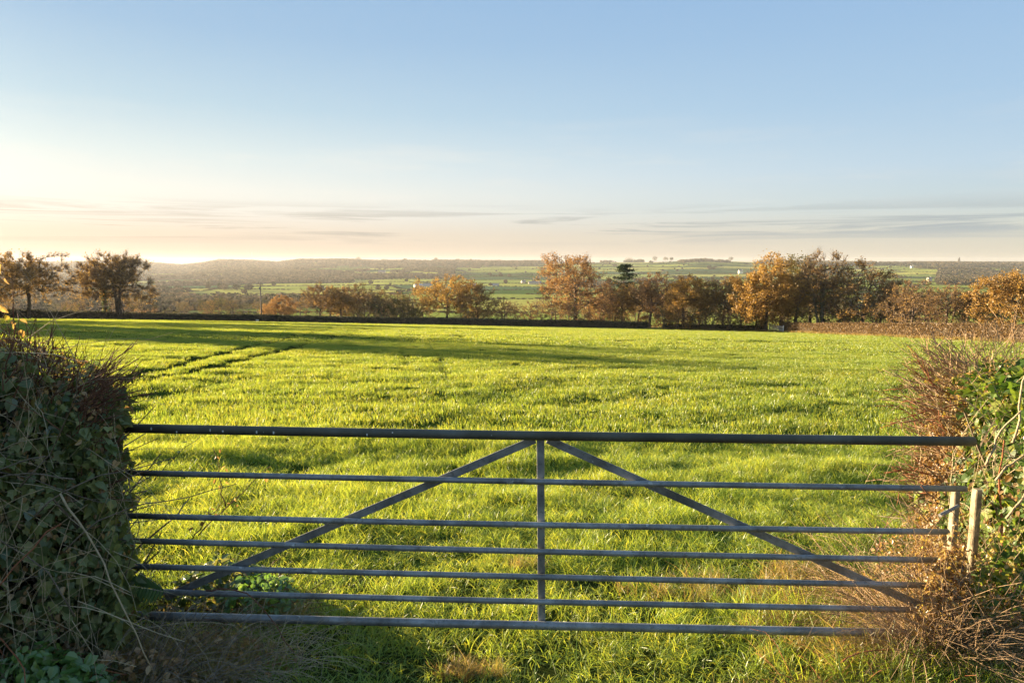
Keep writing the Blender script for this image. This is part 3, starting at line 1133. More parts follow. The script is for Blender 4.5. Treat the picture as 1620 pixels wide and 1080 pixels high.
def valley_trees():
    """hazy trees on the slopes behind the hedge: six shapes, each repeated as trees of their own"""
    r = np.random.default_rng(3)
    protos = []
    looks = []
    for i, (kind, W) in enumerate((('bare', 12), ('oak', 12), ('oak', 10), ('olive', 11), ('bare', 9), ('olive', 14))):
        gt, gc, gi, lm, _ = tree_parts(kind, 12, W, 1.8, 700 + i, dens=.16)
        looks.append(('bare', 'brown', 'rounded brown', 'olive', 'thin bare', 'broad olive')[i])
        protos.append((gt.mesh('trunk', M['bark'], True), gc.mesh('crown', [M['twig'], M[lm]])))
    rows = [(240, 330, 60), (330, 470, 46), (470, 640, 60)]
    for d0, d1, n in rows:
        for k in range(n):
            px = r.uniform(-20, 1640)
            d = r.uniform(d0, d1)
            x = xat(px, d)
            top = 415 + 1080 * (EYE - float(gz(x, d, False)) - 12) / d
            if fbm(np.array([px / 90.0]), np.array([d / 140.0]), 2, 8)[0] < .40:
                continue
            w = int(r.integers(0, 6))
            a, b = protos[w]
            s = r.uniform(.7, 1.15)
            lim = 452 if not 300 < px < 480 else 470
            z = float(gz(x, d, False))
            s = min(s, max(.45, (EYE - (lim - 415) / 1080 * d - z) / 12))
            lb = 'hazy %s tree on the valley slope behind the far hedge' % looks[w]
            an, ph = min(ANCHORS, key=lambda q: abs(q[0] - px))
            near_lb = 'hazy %s valley tree %s %s' % (looks[w], 'left of' if px < an else 'right of', ph)
            if near_lb not in USED:
                USED.add(near_lb)
                lb = near_lb
            t = empty('valley_tree', (x, d, z), lb, 'tree', 'trees in the valley behind the far hedge')
            t.rotation_euler = (0, 0, r.uniform(0, 6.28))
            t.scale = (s * r.uniform(.9, 1.2), s * r.uniform(.9, 1.2), s)
            for nm, me in (('trunk', a), ('crown', b)):
                o = bpy.data.objects.new(nm, me)
                C.objects.link(o)
                o.parent = t


valley_trees()


# ------------------------------------------------------------------ far woods and hedgerows (nobody could count them)
def blob(seed, H=1.0, W=1.0, n=60):
    r = np.random.default_rng(seed)
    g = Geo()
    P = unit(r.normal(0, 1, (n, 3))) * r.random((n, 1)) ** .3
    P = P * np.array([W * .5, W * .5, .42]) + np.array([0, 0, .56])
    leaves_at(g, P, .34, r, 0, .9)
    g.tube([[0, 0, -.15], [0, 0, .6]], [.04, .02], 3)
    return g


def mat_farwood():
    t = NT('far_wood')
    col = t.ramp(t.math('ADD', t.math('MULTIPLY', t.inst(), .7), t.math('MULTIPLY', t.island(), .3)),
                 [(0, (.03, .042, .022)), (.25, (.06, .062, .032)), (.55, (.11, .092, .055)), (.8, (.16, .125, .075)), (1, (.20, .14, .06))])
    return t.out(t.leafy(col, .25, None, 0))


def mat_farhedge():
    t = NT('far_hedge')
    col = t.ramp(t.math('ADD', t.math('MULTIPLY', t.inst(), .7), t.math('MULTIPLY', t.island(), .3)), [(0, (.025, .035, .015)), (.5, (.06, .055, .025)), (1, (.11, .075, .035))])
    return t.out(t.leafy(col, .2, None, 0))


M['farwood'] = mat_farwood()
M['farhedge'] = mat_farhedge()


def far_stuff():
    x = rng.uniform(-4600, 4600, 260000)
    y = rng.uniform(620, 5000, 260000)
    px = 810 + 1080 * x / y
    k = (px > -150) & (px < 1770)
    x, y = x[k], y[k]
    w = woodiness(x, y)
    k = rng.random(len(x)) < w * .82
    x, y = x[k], y[k]
    n = len(x)
    s = rng.uniform(7, 13, n) * np.where((y > 3900), 1.5, 1.0)
    pw = [blob(900 + i).build('wood_tree', M['farwood'], link=False) for i in range(4)]
    scatter('far_woods', np.stack([x, y, gz(x, y, False)], 1), np.stack([np.zeros(n), np.zeros(n), rng.random(n) * 6.28], 1), np.stack([s * 1.15, s * 1.15, s], 1), pw)
    print('far wood trees', n)
    # hedgerows where one field meets the next
    gx, gy = np.meshgrid(np.arange(-4400, 4400, 9.0), np.arange(420, 4700, 9.0))
    px = 810 + 1080 * gx / gy
    k = (px > -100) & (px < 1720)
    gx, gy = gx[k], gy[k]
    a = field_id(gx, gy)
    e = (a != field_id(gx + 9, gy)) | (a != field_id(gx, gy + 9))
    gx, gy = gx[e], gy[e]
    k = woodiness(gx, gy) < .5
    gx, gy = gx[k] + rng.uniform(-2, 2, k.sum()), gy[k] + rng.uniform(-2, 2, k.sum())
    n = len(gx)
    s = np.where(rng.random(n) < .05, rng.uniform(6, 12, n), rng.uniform(1.4, 2.6, n))
    gap = fbm(gx / 160, gy / 160, 2, 19) > .30
    gx, gy, s = gx[gap], gy[gap], s[gap]
    n = len(gx)
    ph = [blob(950 + i).build('hedge_bush', M['farhedge'], link=False) for i in range(3)]
    w = np.maximum(s * 1.1, 8.5)
    w = np.where(s > 5, s * 1.1, w)
    scatter('far_hedgerows', np.stack([gx, gy, gz(gx, gy, False)], 1), np.stack([np.zeros(n), np.zeros(n), rng.random(n) * 6.28], 1), np.stack([w, w, s], 1), ph)
    print('hedgerow bushes', n)


far_stuff()

# ------------------------------------------------------------------ hedges round the field
def mat_hedge(name, stops, trans=.25):
    return mat_leaf(name, stops, trans, 0.02, clump=1.2)


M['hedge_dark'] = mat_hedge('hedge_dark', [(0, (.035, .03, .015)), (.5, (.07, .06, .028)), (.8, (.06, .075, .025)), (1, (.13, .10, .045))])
M['hedge_brown'] = mat_hedge('hedge_brown', [(0, (.09, .055, .03)), (.5, (.18, .115, .055)), (.8, (.26, .17, .085)), (1, (.18, .18, .06))], .3)
M['earth'] = mat_bark('earth', (.05, .038, .025), (.10, .075, .045), 2.0)


def field_hedge(name, label, line, H, W, mat, seed, n_leaf, group=None, ls=.26):
    r = np.random.default_rng(seed)
    line = np.array(line, float)
    c = line[len(line) // 2]
    loc = np.array([c[0], c[1], float(gz(c[0], c[1], False))])
    t = empty(name, loc, label, 'hedge', group)
    seg = np.hypot(*(line[1:] - line[:-1]).T)
    s = np.concatenate([[0], np.cumsum(seg)])
    k = int(s[-1] / 1.2)
    u = np.linspace(0, s[-1], k)
    X, Y = np.interp(u, s, line[:, 0]), np.interp(u, s, line[:, 1])
    T = unit(np.stack([np.gradient(X), np.gradient(Y)], 1))
    Nn = np.stack([T[:, 1], -T[:, 0]], 1)
    Z = gz(X, Y, False)
    hh = H * (1 + (fbm(u / 6.0, u * 0, 3, seed) - .5) * .22)
    g = Geo()
    prof = [(-.46, -.3), (-.42, .5), (-.34, .88), (0, .94), (.34, .88), (.42, .5), (.46, -.3)]
    V = []
    for a, b in prof:
        V.append(np.stack([X + Nn[:, 0] * a * W, Y + Nn[:, 1] * a * W, Z + b * hh], 1))
    V = np.stack(V, 1)
    m = len(prof)
    i = (np.arange(k - 1)[:, None] * m + np.arange(m - 1)[None]).ravel()
    g.add(V.reshape(-1, 3) - loc, np.stack([i, i + 1, i + m + 1, i + m], -1))
    g.F.append(np.array([list(range(m - 1, -1, -1))]))
    g.F.append(np.array([[(k - 1) * m + q for q in range(m)]]))
    g.M += [0, 0]
    g.build('hedge_core', M['earth'], t)
    gl = Geo()
    q = r.uniform(0, s[-1], n_leaf)
    side = r.random(n_leaf)
    x, y = np.interp(q, u, X), np.interp(q, u, Y)
    nx, ny = np.interp(q, u, Nn[:, 0]), np.interp(q, u, Nn[:, 1])
    h = np.interp(q, u, hh)
    sg = np.where(side < .45, 1, -1)
    on_top = side > .75
    v = r.random(n_leaf)
    off = np.where(on_top, r.uniform(-.48, .48, n_leaf) * W, sg * W * (.5 - .08 * v) + r.normal(0, .07, n_leaf))
    zz = np.where(on_top, h * (1.0 + r.normal(0, .02, n_leaf)), h * v)
    bul = (fbm(q / 2.2, zz / 1.1, 2, seed + 3) - .5) * .35
    off = off + np.where(on_top, 0, sg * bul)
    P = np.stack([x + nx * off, y + ny * off, gz(x, y, False) + zz], 1) - loc
    leaves_at(gl, P, ls, r, 0)
    k2 = r.integers(0, n_leaf, n_leaf // 3)
    D = np.stack([nx[k2] * off[k2], ny[k2] * off[k2], np.full(len(k2), .6)], 1)
    twigs_at(gl, P[k2], unit(D), .34, .03, r, 1)
    gl.build('leaves', [mat, M['twig']], t)


def hx(px, d):
    return (xat(px, d), d)


field_hedge('field_hedge', 'long dark trimmed hedge across the far side of the field', [hx(55, 156), hx(125, 162), hx(250, 169), hx(400, 171), hx(600, 171), hx(800, 169), hx(1028, 165)], 1.75, 1.9, M['hedge_dark'], 1, 19000)
field_hedge('field_hedge', 'hedge at the far left behind the ivy hedge', [hx(-160, 128), hx(-60, 140), hx(54.5, 155.5)], 1.9, 1.9, M['hedge_dark'], 2, 5000)
field_hedge('field_hedge', 'low dark hedge stub under the trees left of the white gate', [hx(1052, 164), hx(1110, 159), hx(1200, 151), hx(1217, 149)], 1.3, 1.4, M['hedge_dark'], 3, 5000)
field_hedge('field_hedge', 'sunlit brown trimmed hedge along the right side of the field', [hx(1246, 145), hx(1300, 133), hx(1360, 117), hx(1450, 98), hx(1540, 85), hx(1660, 73)], 2.0, 1.9, M['hedge_brown'], 4, 20000)


def rough_strip():
    """dead grass along the foot of the hedges"""
    P = []
    r = np.random.default_rng(8)
    for line, n in (([hx(1246, 143.4), hx(1300, 131.5), hx(1360, 115.5), hx(1450, 96.5), hx(1540, 83.5), hx(1660, 71.5)], 900), ([hx(1028, 163.5), hx(1110, 157.5), hx(1200, 149.5), hx(1240, 143)], 500)):
        L = np.array(line)
        s = np.concatenate([[0], np.cumsum(np.hypot(*(L[1:] - L[:-1]).T))])
        u = r.uniform(0, s[-1], n)
        x, y = np.interp(u, s, L[:, 0]) + r.normal(0, .4, n), np.interp(u, s, L[:, 1]) + r.normal(0, .4, n)
        P.append(np.stack([x, y, gz(x, y, False) - .05], 1))
    P = np.concatenate(P)
    n = len(P)
    pr = [blades(60, .35, .55, .05, .5, 2, 70 + i).build('dead_tuft', M['grass_dry'], link=False) for i in range(3)]
    scatter('dead_grass_strip', P, np.stack([np.zeros(n), np.zeros(n), r.random(n) * 6.28], 1), r.uniform(.6, 1.3, n), pr)


rough_strip()


# ------------------------------------------------------------------ pole, white gate, mast, tub
def mat_plain(name, c, rough=.6, var=.25, scale=8, metal=0.0, spec=.3):
    t = NT(name)
    f = t.noise(scale, t.pos(), 5, .6)
    col = t.mix(1.0, c, t.ramp(f, [(.3, (1 - var,) * 3), (.7, (1 + var,) * 3)]), 'MULTIPLY')
    return t.out(t.principled(col, rough, metal, bump=f, bump_d=.004, spec=spec))


M['white_paint'] = mat_plain('white_paint', (.72, .70, .66), .6, .12)
M['pole_wood'] = mat_plain('pole_wood', (.26, .20, .15), .85)
M['iron'] = mat_plain('iron', (.16, .17, .18), .5, metal=.6)
M['wall_white'] = mat_plain('wall_white', (.74, .71, .64), .8, .1, 1)
M['wall_cream'] = mat_plain('wall_cream', (.55, .46, .34), .8, .1, 1)
M['wall_brick'] = mat_plain('wall_brick', (.30, .17, .12), .8, .1, 1)
M['slate'] = mat_plain('slate', (.16, .17, .19), .6, .2, 1)
M['tin'] = mat_plain('tin', (.38, .42, .47), .4, .1, 1)
M['tin_blue'] = mat_plain('tin_blue', (.14, .19, .28), .4, .1, 1)
M['window'] = mat_plain('window', (.04, .05, .06), .15, .1, 1, spec=.6)


def utility_pole():
    d = 179
    x = xat(410, d)
    z = float(gz(x, d, False))
    H = EYE - (446 - 415) / 1080 * d - z
    t = empty('utility_pole', (x, d, z), 'wooden utility pole with a crossarm behind the far hedge', 'pole')
    g = Geo()
    g.tube([[0, 0, -.5], [0, 0, H * .5], [0, 0, H]], [.19, .17, .14], 10)
    g.build('pole', M['pole_wood'], t, smooth=True)
    g = Geo()
    g.box((0, -.18, H - .55), (1.9, .12, .14))
    g.build('crossarm', M['pole_wood'], t)
    for s in (-.8, 0, .8):
        g = Geo()
        g.tube([[s, -.18, H - .48], [s, -.18, H - .30], [s, -.18, H - .18]], [.05, .09, .04], 8)
        g.build('insulator', M['iron'], t)
    g = Geo()
    g.box((0, -.34, H - 1.6), (.34, .3, .6))
    g.build('switch_box', M['iron'], t)
    g = Geo()
    for s in (-1, 1):
        g.tube([[s * .7, -.18, H - .6], [0, -.16, H - 1.2]], .025, 4)
    g.build('arm_brace', M['iron'], t)


utility_pole()


def white_gate():
    d0, d1 = 148.0, 143.0
    a = np.array([xat(1222, d0), d0])
    b = np.array([xat(1244, d1), d1])
    L = float(np.hypot(*(b - a)))
    z = float(gz(*((a + b) / 2), False))
    c = (a + b) / 2
    t = empty('field_gate', (c[0], c[1], z + .25), 'small white five bar gate at the foot of the bright orange tree', 'gate')
    t.rotation_euler = (0, 0, math.atan2(b[1] - a[1], b[0] - a[0]))
    for k in range(5):
        g = Geo()
        g.box((0, 0, .22 + k * .24), (L - .2, .05, .10))
        g.build('bar', M['white_paint'], t)
    for s in (-1, 1):
        g = Geo()
        g.box((s * (L / 2), 0, .6), (.16, .16, 1.7))
        g.build('post', M['white_paint'], t)
    g = Geo()
    g.tube([[-L / 2 + .1, -.05, .2], [L / 2 - .1, -.05, 1.2]], .045, 4)
    g.build('brace', M['white_paint'], t)


white_gate()


def small_far_things():
    d = 167.5
    x = xat(403, d)
    z = float(gz(x, d, False))
    g = Geo()
    th = np.linspace(0, 2 * math.pi, 13)[:-1]
    g.tube([[0, 0, -.05], [0, 0, .5], [0, 0, .55], [0, 0, .52], [0, 0, .15]], [.27, .36, .38, .33, .27], 14)
    o = g.build('feed_tub', M['white_paint'], loc=(x, d, z), smooth=True)
    tag(o, 'small white tub on the grass at the foot of the far hedge', 'tub')
    d = 4500
    x = xat(399, d)
    z = float(gz(x, d, False))
    H = EYE + (415 - 399) / 1080 * d - z
    t = empty('radio_mast', (x, d, z), 'very thin tall mast standing on the far wooded ridge', 'mast')
    g = Geo()
    for a in (0, 2.1, 4.2):
        g.tube([[math.cos(a) * .9, math.sin(a) * .9, -2], [math.cos(a) * .9, math.sin(a) * .9, H]], .22, 4)
    g.build('mast_leg', M['iron'], t)
    g = Geo()
    for k in range(24):
        zz = H * k / 24
        for a in (0, 2.1, 4.2):
            g.tube([[math.cos(a) * .9, math.sin(a) * .9, zz], [math.cos(a + 2.1) * .9, math.sin(a + 2.1) * .9, zz + H / 24]], .1, 3)
    g.build('lattice', M['iron'], t)


small_far_things()


def house(label, px, row, d, wpx, h, roof, mats, rz=0.0, deep=8.0, chim=1, wins=True, cat='house', name='farmhouse'):
    x = xat(px, d)
    z = float(gz(x, d, False))
    zt = EYE - (row - 415) / 1080 * d
    z = max(z, zt - 3)        # stands on the slope where the photograph shows it, never sunk in the ground
    W = wpx / 1080 * d
    t = empty(name, (x, d, z), label, cat)
    t.rotation_euler = (0, 0, rz)
    g = Geo()
    g.box((0, 0, h / 2 - 3), (W, deep, h + 6))
    v = np.array([[-W / 2, 0, h + roof], [-W / 2, -deep / 2, h], [-W / 2, deep / 2, h], [W / 2, 0, h + roof], [W / 2, -deep / 2, h], [W / 2, deep / 2, h]])
    g.add(v, [[0, 1, 2]])
    g.add(v, [[3, 5, 4]])
    g.build('wall', mats[0], t)
    g = Geo()
    e = .5
    for s in (-1, 1):
        a = np.array([[-W / 2 - e, 0, h + roof + .25], [W / 2 + e, 0, h + roof + .25], [W / 2 + e, s * (deep / 2 + e), h - e * roof / deep * 2 + .2], [-W / 2 - e, s * (deep / 2 + e), h - e * roof / deep * 2 + .2]])
        b = a - [0, 0, .22]
        g.add(np.concatenate([a, b]), [[0, 1, 2, 3], [7, 6, 5, 4], [0, 4, 5, 1], [1, 5, 6, 2], [2, 6, 7, 3], [3, 7, 4, 0]])
    rf = g.build('roof', mats[1], t)
    for k in range(chim):
        g = Geo()
        g.box(((-1) ** k * (W / 2 - 1.2), 0, h + roof + .6), (1.0, 1.4, 2.2))
        g.build('chimney', mats[0], rf)
    if wins:
        n = max(2, int(W / 4))
        for k in range(n):
            for zz in ((1.4, 3.8) if h > 4.5 else (1.5,)):
                g = Geo()
                g.box(((k + .5) / n * W - W / 2, -deep / 2 - .03, zz), (1.1, .10, 1.2))
                g.build('window', M['window'], t)
    return t


WH, CR, BR = (M['wall_white'], M['slate']), (M['wall_cream'], M['slate']), (M['wall_brick'], M['slate'])
house('white farmhouse with its gable to the valley, beside the orange tree on the far slope', 1172, 429, 2750, 7, 5.5, 3.5, WH, .3)
house('long low white house on the right slope above the dark field', 1580, 447, 1850, 16, 3.6, 2.6, WH, -.1, chim=2)
house('small white cottage left of the long low white house', 1564, 445, 1950, 6, 5.5, 3.5, WH, .7)
house('tiny white house high on the right ridge among woods', 1443, 422, 3500, 4, 6, 4, WH, .2)
house('pale cottage between dark conifers on the right slope', 1472, 441, 2050, 7, 5, 3.5, CR, .3)
house('grey roofed farmhouse in the wooded slope left of centre', 604, 430, 2700, 11, 5, 4, CR, 0, chim=1)
house('pale barn with a tin roof above the golden oak', 661, 455, 1560, 13, 4.5, 2.5, (M['wall_cream'], M['tin']), .5, 12, 0, False, 'barn', 'barn')
house('long grey shed right of the pale tin roofed barn', 676, 453, 1640, 13, 4, 2.2, (M['tin'], M['slate']), .1, 14, 0, False, 'barn', 'barn')
house('blue roofed barn between the crowns of the twin oaks', 745, 452, 1600, 15, 5, 3.0, (M['wall_brick'], M['tin_blue']), -.2, 16, 0, False, 'barn', 'barn')
house('long farm building right of the twin oaks', 846, 447, 1850, 20, 4, 3, (M['wall_cream'], M['slate']), .1, 12, 0, True, 'barn', 'barn')
house('small pale farmhouse at the left end of the long farm building', 828, 446, 1900, 7, 5, 3.5, CR, .5)
house('low sheds on the slope right of the twin oaks', 783, 449, 1750, 12, 3, 2, (M['tin'], M['slate']), .2, 10, 0, False, 'barn', 'barn')


def ridge_trees():
    spots = [(567, 10, 15, 'round dark tree on the far ridge left of centre'), (609, 13, 11, 'wide dark tree on the far ridge, right of the round one'), (641, 8, 12, 'small tree on the far ridge above the golden oak'),
             (690, 8, 13, 'leaning tree on the far ridge above the gap'), (724, 9, 11, 'bushy tree on the far ridge above the twin oaks'), (745, 5, 12, 'slim tree on the far ridge above the twin oaks'),
             (996, 16, 14, 'broad bare tree on the far ridge just right of the pine'), (1013, 11, 10, 'low tree on the far ridge right of the pine'), (1036, 9, 18, 'round tree on the far ridge above the leaning russet tree'),
             (1053, 9, 14, 'twin topped tree on the far ridge'), (1062, 7, 13, 'dark tree on the far ridge, right of the twin topped one'), (1156, 8, 13, 'single tree on the bare brow of the far ridge'),
             (1517, 5, 19, 'pointed conifer on the far right ridge'), (1360, 9, 12, 'tree on the right ridge behind the brown oaks'), (790, 8, 10, 'small tree on the far ridge right of the twin oaks')]
    for i, (px, w, h, lb) in enumerate(spots):
        d = 4550
        x = xat(px, d)
        t = empty('ridge_tree', (x, d, float(gz(x, d, False))), lb, 'tree', 'trees on the far skyline')
        W, H = w / 1080 * d, h / 1080 * d * .62
        r = np.random.default_rng(40 + i)
        g = Geo()
        P = unit(r.normal(0, 1, (260, 3))) * r.random((260, 1)) ** .4 * np.array([W * .5, W * .5, H * .36]) + np.array([0, 0, H * .62])
        if w == 5:
            P[:, :2] *= np.clip(1.5 * (1 - P[:, 2:3] / H), .1, 1)
        leaves_at(g, P, 3.2, r, 0, .9)
        g.build('crown', M['farwood'], t)
        g = Geo()
        g.tube([[0, 0, -1], [0, 0, H * .6]], [.8, .4], 6)
        g.build('trunk', M['bark'], t)


ridge_trees()

# ------------------------------------------------------------------ the metal gate
def mat_steel():
    t = NT('galvanised_steel')
    p = t.obj()
    f = t.noise(5.0, p, 6, .65)
    f2 = t.noise(38.0, p, 4, .7)
    base = t.ramp(f, [(.3, (.12, .115, .105)), (.5, (.23, .235, .235)), (.7, (.37, .375, .37))])
    # old lichen and bird lime
    sp = t.math('GREATER_THAN', t.noise(17.0, p, 3, .5, .4), .705)
    col = t.mix(t.math('MULTIPLY', sp, .7), base, (.52, .53, .50))
    col = t.mix(t.math('MULTIPLY', t.math('GREATER_THAN', f2, .60), .45), col, (.09, .085, .06))
    rust = t.math('MULTIPLY', t.math('SUBTRACT', t.noise(2.6, p, 6, .75), .52), 4.5, clamp=True)
    col = t.mix(t.math('MULTIPLY', rust, .55), col, (.15, .10, .055))
    return t.out(t.principled(col, t.ramp(f2, [(.3, (.38,) * 3), (.7, (.62,) * 3)]), .45, bump=f2, bump_d=.0015, spec=.4))


def mat_rusty():
    t = NT('weathered_top_rail')
    p = t.obj()
    f = t.noise(3.0, p, 6, .65)
    f2 = t.noise(45.0, p, 5, .7)
    base = t.ramp(f, [(.3, (.060, .055, .040)), (.55, (.095, .088, .065)), (.75, (.14, .14, .12))])
    sp = t.math('GREATER_THAN', t.noise(22.0, p, 2, .5, .4), .735)
    col = t.mix(t.math('MULTIPLY', sp, .7), base, (.42, .42, .38))
    return t.out(t.principled(col, .62, .3, bump=f2, bump_d=.002, spec=.3))


M['steel'] = mat_steel()
M['toprail'] = mat_rusty()
M['bird_lime'] = mat_plain('bird_lime', (.62, .62, .58), .8, .1, 30)
GATE_L, GATE_R = (205, 3.72), (1500, 3.60)


def gate_pt(px, row, off=0.0):
    y = 3.72 + (px - 205) / 1295 * (3.60 - 3.72) + off
    return at(px, row, depth=y)


def build_gate():
    o = gate_pt(205, 1010)
    loc = np.array([o[0], o[1], 0.0])
    t = empty('farm_gate', loc, 'long grey metal farm gate with seven bars closing the field', 'gate')
    rails = [((184, 676.8), (1541, 698), .0255, 'toprail'), ((200, 747.5), (1528, 773), .0165, 'steel'), ((196, 815.5), (1500, 841), .0165, 'steel'), ((192, 854.5), (1500, 886), .0165, 'steel'),
             ((180, 894.5), (1500, 926), .0165, 'steel'), ((190, 934), (1500, 965), .0165, 'steel'), ((190, 972), (1500, 1002), .0235, 'steel')]
    r = np.random.default_rng(4)
    ends = []
    for (a, b, rad, mt) in rails:
        A_, B_ = gate_pt(*a) - loc, gate_pt(*b) - loc
        g = Geo()
        u = np.linspace(0, 1, 14)[:, None]
        P = A_ * (1 - u) + B_ * u
        P[:, 2] -= np.sin(math.pi * u[:, 0]) * .006
        g.tube(P, rad, 14)
        g.build('rail', M[mt], t, smooth=True)
        ends.append((A_, B_, rad))
    # drips of bird lime on the top rail
    A_, B_, rad = ends[0]
    g = Geo()
    for f in (.045, .075, .115, .13, .17, .19, .30, .33):
        p = A_ * (1 - f) + B_ * f
        g.box((p[0], p[1] - rad + .0005, p[2] + r.uniform(-.012, .006)), (.004 + r.random() * .004, .004, .006 + .008 * r.random()), .2)
    g.build('bird_lime', M['bird_lime'], t)

    def flat(name, p, q, w, th, mt=M['steel']):
        """flat steel bar between two points, its broad face to the road"""
        d = unit(q - p)
        n = np.array([0.0, 1, 0])
        s = unit(np.cross(n, d))
        n = np.cross(d, s)
        V = [c + s * a * w / 2 + n * b * th / 2 for c in (p, q) for a, b in ((-1, -1), (1, -1), (1, 1), (-1, 1))]
        g = Geo()
        g.add(V, [[0, 3, 2, 1], [4, 5, 6, 7], [0, 1, 5, 4], [1, 2, 6, 5], [2, 3, 7, 6], [3, 0, 4, 7]])
        ob = g.build(name, mt, t)
        b = ob.modifiers.new('b', 'BEVEL')
        b.width = .0015
        return ob
    bk = .026
    flat('centre_upright', gate_pt(855, 694, bk) - loc, gate_pt(857, 986, bk) - loc, .042, .008)
    flat('brace', gate_pt(846, 695, bk + .006) - loc, gate_pt(262, 944, bk + .006) - loc, .044, .008)
    flat('brace', gate_pt(866, 695, bk + .006) - loc, gate_pt(1476, 966, bk + .006) - loc, .044, .008)
    flat('end_stile', gate_pt(188, 679, bk) - loc, gate_pt(182, 975, bk) - loc, .05, .01)
    g = Geo()
    a, b = gate_pt(1487, 815, -.05) - loc, gate_pt(1516, 800, .01) - loc
    g.tube([a, b], .010, 8)
    g.build('latch_handle', M['steel'], t)
    # bolts where the braces cross the rails
    for px, row in ((855, 764), (855, 832), (855, 877), (855, 917), (855, 961), (678, 758), (515, 829), (437, 864), (1006, 767), (1172, 838), (1284, 884)):
        g = Geo()
        c = gate_pt(px, row, bk - .008) - loc
        g.tube([c + [0, .002, 0], c + [0, .02, 0]], .009, 6)
        g.build('rivet', M['steel'], t)


build_gate()


def gate_posts():
    M['post_wood'] = mat_plain('post_wood', (.27, .22, .14), .9, .5, 22)
    p = at(1512, 772, depth=3.70)
    t = empty('gate_post', (p[0], p[1], 0), 'two pale sunlit timber posts side by side behind the end of the second bar', 'post')
    for px, row, w, y in ((1512, 776, .034, 3.70), (1546, 773, .036, 3.72)):
        q = at(px, row, depth=y)
        g = Geo()
        g.box((q[0] - p[0], q[1] - p[1], (q[2] - .2) / 2), (w, w * 1.3, q[2] + .2))
        o = g.build('post', M['post_wood'], t)
        b = o.modifiers.new('b', 'BEVEL')
        b.width = .005
    p = at(150, 800, depth=3.85)
    t = empty('gate_post', (p[0], p[1], 0), 'timber gate post buried in the ivy of the left hedge', 'post')
    g = Geo()
    g.box((0, 0, .5), (.13, .13, 1.4))
    g.build('post', M['post_wood'], t)
    g = Geo()
    g.box((0, -.13 / 2 - .012, .86), (.05, .022, .16))
    g.build('hinge_plate', M['iron'], t)


gate_posts()


# ------------------------------------------------------------------ leaves and stems of the near plants
def fan(outline, fold=.25, droop=.15, thick=0):
    """leaf from its outline (x across, y along), folded along the midrib"""
    o = np.array(outline, float)
    z = np.abs(o[:, 0]) * fold - o[:, 1] ** 2 * droop
    V = np.concatenate([[[0, .38, -.02]], np.stack([o[:, 0], o[:, 1], z], 1)])
    n = len(o)
    F = [[0, i + 1, (i + 1) % n + 1] for i in range(n)]
    g = Geo()
    g.add(V, F)
    return g


IVY = [(0, 0), (.22, -.08), (.52, .08), (.40, .32), (.50, .58), (.20, .62), (0, 1.0), (-.20, .62), (-.50, .58), (-.40, .32), (-.52, .08), (-.22, -.08)]
IVY2 = [(0, 0), (.25, -.02), (.42, .22), (.38, .50), (.18, .78), (0, 1.0), (-.18, .78), (-.38, .50), (-.42, .22), (-.25, -.02)]
OVAL = [(0, 0), (.18, .14), (.27, .38), (.24, .62), (.12, .85), (0, 1.0), (-.12, .85), (-.24, .62), (-.27, .38), (-.18, .14)]
BRAM = [(0, 0), (.24, .06), (.36, .2), (.33, .32), (.40, .42), (.31, .56), (.26, .72), (.13, .84), (0, 1.0), (-.13, .84), (-.26, .72), (-.31, .56), (-.40, .42), (-.33, .32), (-.36, .2), (-.24, .06)]
NARROW = [(0, 0), (.08, .1), (.11, .4), (.07, .75), (0, 1.0), (-.07, .75), (-.11, .4), (-.08, .1)]


def mat_near_leaf(name, stops, trans=.35, gloss=.12, rough=.35):
    t = NT(name)
    f = t.math('ADD', t.math('MULTIPLY', t.inst(), .75), t.math('MULTIPLY', t.noise(1.3, t.pos(), 2), .35), clamp=True)
    col = t.ramp(f, stops)
    # paler veins fanning from the leaf's base
    tc = t.obj()
    ang = t.math('ARCTAN2', t.sep(tc, 0), t.math('ADD', t.sep(tc, 1), .02))
    v = t.math('GREATER_THAN', t.math('COSINE', t.math('MULTIPLY', ang, 7.0)), .955)
    col = t.mix(t.math('MULTIPLY', v, .35), col, t.mix(.5, col, (.22, .26, .12)))
    tcol = t.mix(1.0, col, (1.8, 1.7, .8), 'MULTIPLY')
    return t.out(t.leafy(col, trans, tcol, gloss, rough))


M['ivy'] = mat_near_leaf('ivy', [(0, (.055, .078, .030)), (.35, (.10, .135, .045)), (.7, (.16, .19, .062)), (.9, (.22, .22, .07)), (1, (.34, .27, .09))], .25, .035, .5)
M['ivy_sun'] = mat_near_leaf('ivy_sun', [(0, (.030, .065, .012)), (.4, (.065, .125, .020)), (.75, (.14, .20, .035)), (1, (.36, .34, .08))], .42, .02, .5)
M['bramble_leaf'] = mat_near_leaf('bramble_leaf', [(0, (.05, .09, .03)), (.5, (.08, .13, .04)), (.8, (.14, .17, .05)), (.93, (.30, .22, .06)), (1, (.28, .10, .04))], .4, .06)
M['dead_leaf'] = mat_near_leaf('dead_leaf', [(0, (.14, .08, .04)), (.5, (.28, .17, .08)), (1, (.45, .32, .17))], .35, .03)
M['yellow_leaf'] = mat_near_leaf('yellow_leaf', [(0, (.20, .17, .05)), (.5, (.38, .28, .08)), (1, (.50, .40, .16))], .45, .04)
M['herb'] = mat_near_leaf('herb', [(0, (.06, .13, .03)), (.5, (.10, .20, .045)), (1, (.18, .26, .07))], .4, .05)
M['fern'] = mat_near_leaf('fern_green', [(0, (.03, .08, .035)), (1, (.06, .13, .05))], .3, .05)
M['red_twig'] = mat_bark('red_twig', (.10, .045, .028), (.22, .11, .065), 30)
M['grey_twig'] = mat_bark('grey_twig', (.10, .08, .055), (.25, .20, .145), 30)
